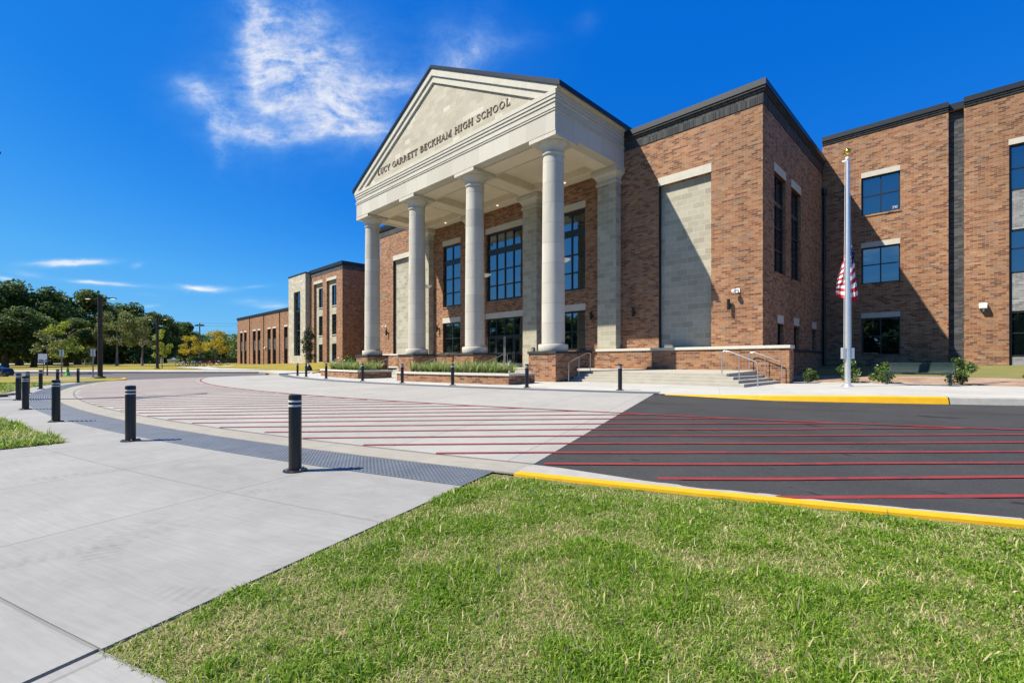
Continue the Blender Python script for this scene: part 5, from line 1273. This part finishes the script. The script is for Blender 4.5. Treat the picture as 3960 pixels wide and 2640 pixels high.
# ornamental grasses at the left edge
plume = [blades_mesh('fountain_grass', 230, 1.0, .35, .009, M['leaf_plume'], 51 + i, 1.05, seg=5) for i in range(2)]
for i, (x, y, s_) in enumerate([(-13.3, -1.0, .72), (-14.6, -1.05, .78), (-11.9, -.95, .55), (-15.9, -1.15, .8), (-29.6, -1.75, .95), (-31.0, -1.55, .95), (-32.6, -1.45, .9), (-34.2, -1.3, .85), (-30.2, -2.4, 1.1), (-12.6, -1.9, .8), (-17, -1.9, .9)]):
    o = link('fountain_grass', plume[i % 2]); o.location = (x, y, .01); o.scale = (s_, s_, s_); o.rotation_euler = (0, 0, i * 1.1)
    tag(o, 'wispy fountain grass in the near patch at left edge' if x > -20 else 'wispy fountain grass in the farther patch behind the bollards at left edge', 'grass', 'fountain grasses near left' if x > -20 else 'fountain grasses far left')
for (x, y, s_, lab) in ((-25.9, -.86, .34, 'flat grey stone lying on the left edge of the sidewalk'), (-27.0, -.62, .22, 'small dark stone behind the flat stone at left edge')):
    g = np.random.default_rng(int(s_ * 100)); mb = MB().lathe([(.6, 0), (.95, .15), (.9, .32), (.5, .42), (.05, .43)], n=9); mb.v = [(vx * s_ * g.uniform(.8, 1.15), vy * s_ * g.uniform(.6, 1.0), vz * s_) for vx, vy, vz in mb.v]
    o = obj('stone', mb, M['rock']); o.location = (x, y, .0); tag(o, lab, 'stone')

# ------------------------------------------------------------------ foreground grass
def grass(name, n_try, sampler, hmul=1.0, seed=3, patch=True):
    g = np.random.default_rng(seed)
    x, y, keep_w, wmul = sampler(g, n_try)
    # clumps: sums of random soft spots decide how lush or dry the turf is
    x0, x1, y0, y1 = (-4.4, 3.0, .1, 6.0) if patch else (x.min(), x.max(), y.min(), y.max())
    gw = .02 if patch else .05; nx, ny = int((x1 - x0) / gw) + 2, int((y1 - y0) / gw) + 2; field = np.zeros((nx, ny))
    nc = 2600 if patch else 300
    for a, b_, r_, s_ in zip(g.uniform(x0, x1, nc), g.uniform(y0, y1, nc), g.choice([.035, .055, .085, .14], nc), g.choice([-1.0, 1.5, 1.1, -.7, .6], nc)):
        i0, i1 = max(int((a - 3 * r_ - x0) / gw), 0), min(int((a + 3 * r_ - x0) / gw) + 2, nx); j0, j1 = max(int((b_ - 3 * r_ - y0) / gw), 0), min(int((b_ + 3 * r_ - y0) / gw) + 2, ny)
        X_, Y_ = np.meshgrid(x0 + gw * np.arange(i0, i1), y0 + gw * np.arange(j0, j1), indexing='ij'); field[i0:i1, j0:j1] += s_ * np.exp(-((X_ - a) ** 2 + (Y_ - b_) ** 2) / (2 * r_ * r_))
    field -= field.mean()
    lush = field[np.clip(((x - x0) / gw).astype(int), 0, nx - 1), np.clip(((y - y0) / gw).astype(int), 0, ny - 1)]
    big = np.sin(x * 1.7 + 1.3 * np.sin(y * 1.1)) * np.cos(y * 1.5 - .8 * np.sin(x * .9 + 2))
    lush = np.tanh(lush * .62 + .30 * big + .05)
    keep = g.uniform(0, 1, len(x)) < keep_w * np.clip(.74 + .38 * lush, .30, 1)
    x, y, lush, wmul = x[keep], y[keep], lush[keep], wmul[keep]; n = len(x)
    z = zg(x, y) - .014
    edge = np.clip((np.hypot(x - CX, y - CY) - 59.50) / .25, .35, 1) if patch else 1.0
    h = (.017 + .017 * g.uniform(0, 1, n) + .022 * np.clip(lush, 0, 1) * g.uniform(.2, 1.6, n)) * hmul * edge
    stray = g.uniform(0, 1, n) < .012; h = np.where(stray, h * g.uniform(1.5, 2.3, n), h)
    w = g.uniform(.0016, .0036, n) * (1 + .55 * np.clip(lush, 0, 1)) * wmul
    broad = (g.uniform(0, 1, n) < .03) & (lush > .25); w = np.where(broad, w * 1.9, w)
    az = g.uniform(0, 2 * np.pi, n); lean = g.uniform(.25, 1.5, n) - .25 * np.clip(lush, 0, 1)
    dx, dy = np.cos(az), np.sin(az); sx, sy = -dy, dx
    tw = g.uniform(0, 2 * np.pi, n); sx, sy = np.cos(tw), np.sin(tw)
    b0 = np.stack([x - sx * w, y - sy * w, z], 1); b1 = np.stack([x + sx * w, y + sy * w, z], 1)
    mx, my, mz = x + dx * h * .45 * lean, y + dy * h * .45 * lean, z + h * .70
    m0 = np.stack([mx - sx * w * .8, my - sy * w * .8, mz], 1); m1 = np.stack([mx + sx * w * .8, my + sy * w * .8, mz], 1)
    tp = np.stack([x + dx * h * 1.15 * lean, y + dy * h * 1.15 * lean, z + h * (1.22 - .45 * lean)], 1)
    V = np.stack([b0, b1, m1, m0, tp], 1).reshape(-1, 3)
    base = np.arange(n) * 5
    F = np.stack([base, base + 1, base + 2, base + 3, base + 3, base + 2, base + 4], 1).ravel()
    sz = np.tile([4, 3], n)
    dry = g.uniform(0, 1, n) < np.clip(.22 - .28 * lush, .03, .7)
    t = np.where(stray, g.uniform(.66, 1, n), 0) + ~stray * np.where(dry, g.uniform(.62, 1.0, n), np.clip(g.normal(.34, .16, n) + .04 * lush, 0, .62))
    me = np_mesh(name, V, F, sz, M['blade'], np.repeat(t, 5)); return tag(link(name, me), kind='stuff', label='short patchy turf of green and straw coloured blades', cat='grass')
def near_sampler(g, n):
    # density falls off with distance from the viewpoint; blades widen a little to keep cover
    ph = np.radians(g.uniform(19.11, 36, n)); r = g.uniform(59.515, 63.28, n)
    x = CX + r * np.sin(ph); y = CY - r * np.cos(ph); D = -.7013 * x + .7129 * y; lat = .7129 * x + .7013 * y
    dist = np.hypot(x, y)
    vis = (D > .9) & (lat < D * 1.25 + .8)
    return x, y, np.where(vis, np.clip((3.4 / np.maximum(dist, 1.2)) ** 1.1, 0, 1), 0), np.clip(dist / 3.2, .9, 2.0)
grass('grass', 1250000, near_sampler, 1.0, 3)
def patch_sampler(g, n):
    ph = np.radians(g.uniform(7.0, 12.38, n)); r = 61.06 + g.uniform(0, 1, n) ** 1.5 * 2.5
    return CX + r * np.sin(ph), CY - r * np.cos(ph), np.full(n, .95), np.full(n, 2.4)
grass('grass', 34000, patch_sampler, 3.4, 4, False)
def patch2_sampler(g, n):
    ph = np.radians(g.uniform(-14, -3.3, n)); r = 61.06 + g.uniform(0, 1, n) ** 1.5 * 2.0
    return CX + r * np.sin(ph), CY - r * np.cos(ph), np.full(n, .95), np.full(n, 4.0)
grass('grass', 14000, patch2_sampler, 4.0, 5, False)
def side_sampler(g, n):
    x = g.uniform(-6.9, 3.5, n); y = g.uniform(26.2, 29.5, n)
    return x, y, np.full(n, .9), np.full(n, 3.5)

# ------------------------------------------------------------------ left background: lamps, signs, cone, vehicles, bicycles
def lamp(label, x, y, h, z, rz):
    t = thing('street_lamp', label, 'street lamp', (x, y, z), 'dark parking lot lamp posts', rz)
    obj('pole', MB().lathe([(.17, .0), (.165, .6), (.155, h)], n=14), M['dark_metal'], t, world=False)
    obj('base_cover', MB().lathe([(.36, 0), (.36, .07), (.28, .12), (.17, .16)], n=16), M['dark_metal'], t, world=False)
    for sg in (1, -1):
        obj('arm', MB().box(min(sg * .12, sg * .62), max(sg * .12, sg * .62), -.04, .04, h - .22, h - .15), M['dark_metal'], t, world=False)
        hd = obj('lamp_head', MB().prism([(sg * .55, h - .22), (sg * 1.20, h - .20), (sg * 1.20, h - .14), (sg * .6, h - .12)], -.15, .15, 'y'), M['dark_metal'], t, world=False)
        obj('lens', MB().box(min(sg * .85, sg * 1.12), max(sg * .85, sg * 1.12), -.07, .07, h - .236, h - .212), M['lamp_glow'], hd, world=False)
x, y = -49.24, 3.75; lamp('dark lamp post with two arms on the traffic island, nearer one', x, y, 6.45, .04, R(44.5))
x, y = at_px(608.5, 60.8); lamp('dark lamp post on the lawn beside a young tree, farther one', x, y, 6.55, gz(x, y), R(44.5))
lamp('tall dark lamp post outside the left edge, its shadow crossing the red hatching', -25.0, -2.0, 9.0, .0, R(100))
def signpost(label, x, y, h, z, ph):
    t = thing('sign_post', label, 'sign post', (x, y, z)); obj('post', MB().box(-.035, .035, -.035, .035, 0, h), M['galv'], t, world=False)
    p_ = obj('sign_plate', MB().box(-.02, .02, -.16, .16, h - .62, h - .02), M['plate'], t, world=False); t.rotation_euler = (0, 0, ph); return t
signpost('thin post with narrow sign plate on the island, left of the near lamp', -51.19, 3.46, 2.35, .03, R(-32)); signpost('thin post with narrow sign plate before the lime green tree', -55.5, 1.75, 2.35, .03, R(-32))
x, y = at_px(166, 45.5)
os_ = thing('lane_sign', 'white sign on a single post reading ONLY, partly hidden by a sapling', 'sign', (x, y, .02), rz=R(44.5))
obj('post', MB().box(-.03, .03, .02, .06, 0, 1.7), M['galv'], os_, world=False)
brd = obj('board', MB().box(-.47, .47, -.01, .015, 1.28, 2.08), M['plate'], os_, world=False)
tx = MB(); xx = -.38
for ch in 'ONLY':
    segs = {'O': [(0, 0, .14, .03), (0, .17, .14, .2), (0, .03, .03, .17), (.11, .03, .14, .17)], 'N': [(0, 0, .03, .2), (.11, 0, .14, .2), (.03, .12, .06, .2), (.06, .07, .085, .14), (.085, .0, .11, .09)], 'L': [(0, 0, .03, .2), (.03, 0, .14, .03)], 'Y': [(.055, 0, .085, .1), (0, .1, .055, .2), (.085, .1, .14, .2), ]}[ch]
    for a in segs: tx.box(xx + a[0], xx + a[2], -.016, -.011, 1.33 + a[1], 1.33 + a[3])
    xx += .2
obj('lettering', tx, M['black'], brd, world=False)
x, y = at_px(262, 43.6); cn = thing('traffic_cone', 'bright lime green traffic cone by the road', 'cone', (x, y, float(zi(x, y)) + .005))
obj('cone', MB().lathe([(.20, .03), (.14, .25), (.05, .84), (.035, .85)], n=16), M['lime'], cn, world=False); obj('base', MB().box(-.26, .26, -.26, .26, 0, .032), M['lime'], cn, world=False)
def vehicle(name, label, cat, paint, loc, rz, L, Wd, prof, glass, wheels, zsc=1.0):
    t = thing(name, label, cat, loc, rz=rz)
    body = MB().prism([(p[0], p[1]) for p in prof], -Wd / 2, Wd / 2, 'y'); obj('body', body, paint, t, world=False, bevel=.06)
    for sg in (1, -1):
        for gl in glass:
            g = MB().prism(gl, sg * Wd / 2 - .005 if sg > 0 else -Wd / 2 - .006, sg * Wd / 2 + .006 if sg > 0 else -Wd / 2 + .005, 'y'); obj('side_window', g, M['glass'], t, world=False)
        for wx in wheels:
            w = obj('wheel', MB().cyl((wx, sg * (Wd / 2 - .20), .33), (wx, sg * (Wd / 2 + .012), .33), .33, n=20), M['rubber'], t, world=False); obj('rim', MB().cyl((wx, sg * (Wd / 2 + .013), .33), (wx, sg * (Wd / 2 + .02), .33), .21, n=14), M['steel'], w, world=False)
    return t
x, y = at_px(655, 166)
vehicle('parked_van', 'silver minivan parked at the edge of the wood', 'van', M['silver_car'], (x, y, gz(x, y) + .05), R(44.5), 5.1, 1.9,
        [(-2.5, .3), (2.5, .3), (2.55, .75), (2.4, .98), (1.55, 1.10), (.75, 1.66), (-.2, 1.76), (-2.2, 1.72), (-2.48, 1.05)], [[(-2.15, 1.10), (-1.0, 1.10), (-1.0, 1.60), (-2.05, 1.60)], [(-.92, 1.10), (.1, 1.10), (.1, 1.62), (-.92, 1.62)], [(.18, 1.10), (1.25, 1.10), (.7, 1.55), (.18, 1.62)]], (-1.55, 1.5))
x, y = at_px(-78, 44)
vehicle('parked_car', 'dark blue car cut off by the left photo edge', 'car', M['blue_car'], (x, y, -.28), R(44.5), 4.6, 1.8,
        [(-2.25, .3), (2.25, .3), (2.30, .70), (2.15, .98), (1.45, 1.06), (.75, 1.42), (-.7, 1.45), (-1.6, 1.05), (-2.25, .95)], [[(-1.1, 1.06), (.0, 1.06), (.0, 1.36), (-.75, 1.36)], [(.07, 1.06), (1.15, 1.06), (.7, 1.36), (.07, 1.36)]], (-1.4, 1.4))
def bike(label, frame_mat, first):
    t = thing('bicycle', label, 'bicycle', group='bicycles parked on the far path')
    for wx in (-.52, .52):
        w = MB()
        w.tube([(wx + .33 * math.cos(a), 0, .34 + .33 * math.sin(a)) for a in np.linspace(0, 2 * math.pi, 21)], .036, 6)
        wo = obj('wheel', w, M['rubber'], t, world=False); s_ = MB()
        for a in np.linspace(0, math.pi, 5)[:-1]: s_.tube([(wx - .31 * math.cos(a), 0, .34 - .31 * math.sin(a)), (wx + .31 * math.cos(a), 0, .34 + .31 * math.sin(a))], .004, 4)
        obj('spokes', s_, M['steel'], wo, world=False)
    f = MB()
    for a, b_ in (((-.52, 0, .34), (-.05, 0, .30)), ((-.05, 0, .30), (-.2, 0, .82)), ((-.05, 0, .30), (.38, 0, .74)), ((-.17, 0, .72), (.36, 0, .82)), ((-.52, 0, .34), (-.17, 0, .74)), ((.36, 0, .9), (.52, 0, .34))): f.tube([a, b_], .034, 6)
    obj('frame', f, frame_mat, t, world=False)
    obj('handlebar', MB().tube([(.36, -.28, .98), (.33, -.1, .96), (.34, 0, .92), (.33, .1, .96), (.36, .28, .98)], .018, 6), M['black'], t, world=False)
    obj('saddle', MB().box(-.34, -.08, -.06, .06, .84, .90), M['black'], t, world=False, bevel=.02)
    return t
bk = [(701, 79, M['white'], 'white bicycle at the left end of the row, nearest the van', .9), (712, 80, M['black'], 'black bicycle right beside the white one at the left end', .7), (737, 80, M['black'], 'black bicycle in the second pair of the row', .3), (749, 81, simple('pale_blue_frame', (.25, .45, .5), .4), 'pale blue bicycle leaning in the row', -.2), (769, 81, simple('teal_frame', (.08, .30, .33), .4), 'teal bicycle in the middle of the row', .5),
      (778, 82, M['black'], 'black bicycle standing just right of the teal one', .9), (806, 86, simple('red_frame', (.5, .06, .03), .4), 'red bicycle in the row under the larger golden tree', .15), (830, 88, M['dark_metal'], 'dark bicycle with upright bars right of the red one', .2), (842, 89, M['steel'], 'grey bicycle second from the right end of the row', -.3), (870, 91, M['black'], 'lone bicycle at the right end of the row', .5)]
for i, (u, d, mt, lab, a) in enumerate(bk):
    t = bike(lab, mt, None); x, y = at_px(u, d); t.location = (x, y, gz(x, y) + .03); t.rotation_euler = (0, 0, R(44.5) + a * .6)
fx0 = at_px(752, 122); fx1 = at_px(925, 122)
fn = MB(); fn.add([(*fx0, .6), (*fx1, .6), (*fx1, 2.35), (*fx0, 2.35), (fx0[0] - .1, fx0[1] + .1, .6), (fx1[0] - .1, fx1[1] + .1, .6), (fx1[0] - .1, fx1[1] + .1, 2.35), (fx0[0] - .1, fx0[1] + .1, 2.35)], [(0, 1, 2, 3), (4, 7, 6, 5), (3, 2, 6, 7), (0, 4, 5, 1), (0, 3, 7, 4), (1, 5, 6, 2)])
fo = obj('screen_fence', fn, M['black']); tag(fo, 'dark screen fence behind the bicycles and golden trees', 'fence')
x, y = at_px(772, 150); up = thing('floodlight_pole', 'thin distant pole with four floodlights above the treetops', 'floodlight pole', (x, y, 1.0), rz=R(44.5))
obj('pole', MB().cyl((0, 0, 0), (0, 0, 12.7), .20, .16, 8), M['wood'], up, world=False); obj('crossbar', MB().box(-1.3, 1.3, -.06, .06, 12.1, 12.25), M['dark_metal'], up, world=False)
for q in (-1.2, -.6, .6, 1.2): obj('floodlight', MB().box(q - .22, q + .22, -.25, .1, 11.75, 12.1), M['dark_metal'], up, world=False)
for i, (v0, v1) in enumerate(((1235, 1252), (1253, 1259), (1273, 1278), (1284, 1285))):
    d = 190; p0 = at_px(560, d); p1 = at_px(1000, d); z0 = CAM_H + (1400 - v0) * d / 1825; z1 = CAM_H + (1400 - v1) * d / 1825
    pts = [(p0[0] + (p1[0] - p0[0]) * t, p0[1] + (p1[1] - p0[1]) * t, z0 + (z1 - z0) * t - 1.0 * 4 * t * (1 - t) * .5) for t in np.linspace(0, 1, 12)]
    o = obj('overhead_wire', MB().tube(pts, .035, 4), M['black']); tag(o, ('topmost overhead wire above the floodlight pole', 'second overhead wire from the top', 'third overhead wire from the top', 'lowest overhead wire just above the treetops')[i], 'wire', 'overhead wires')
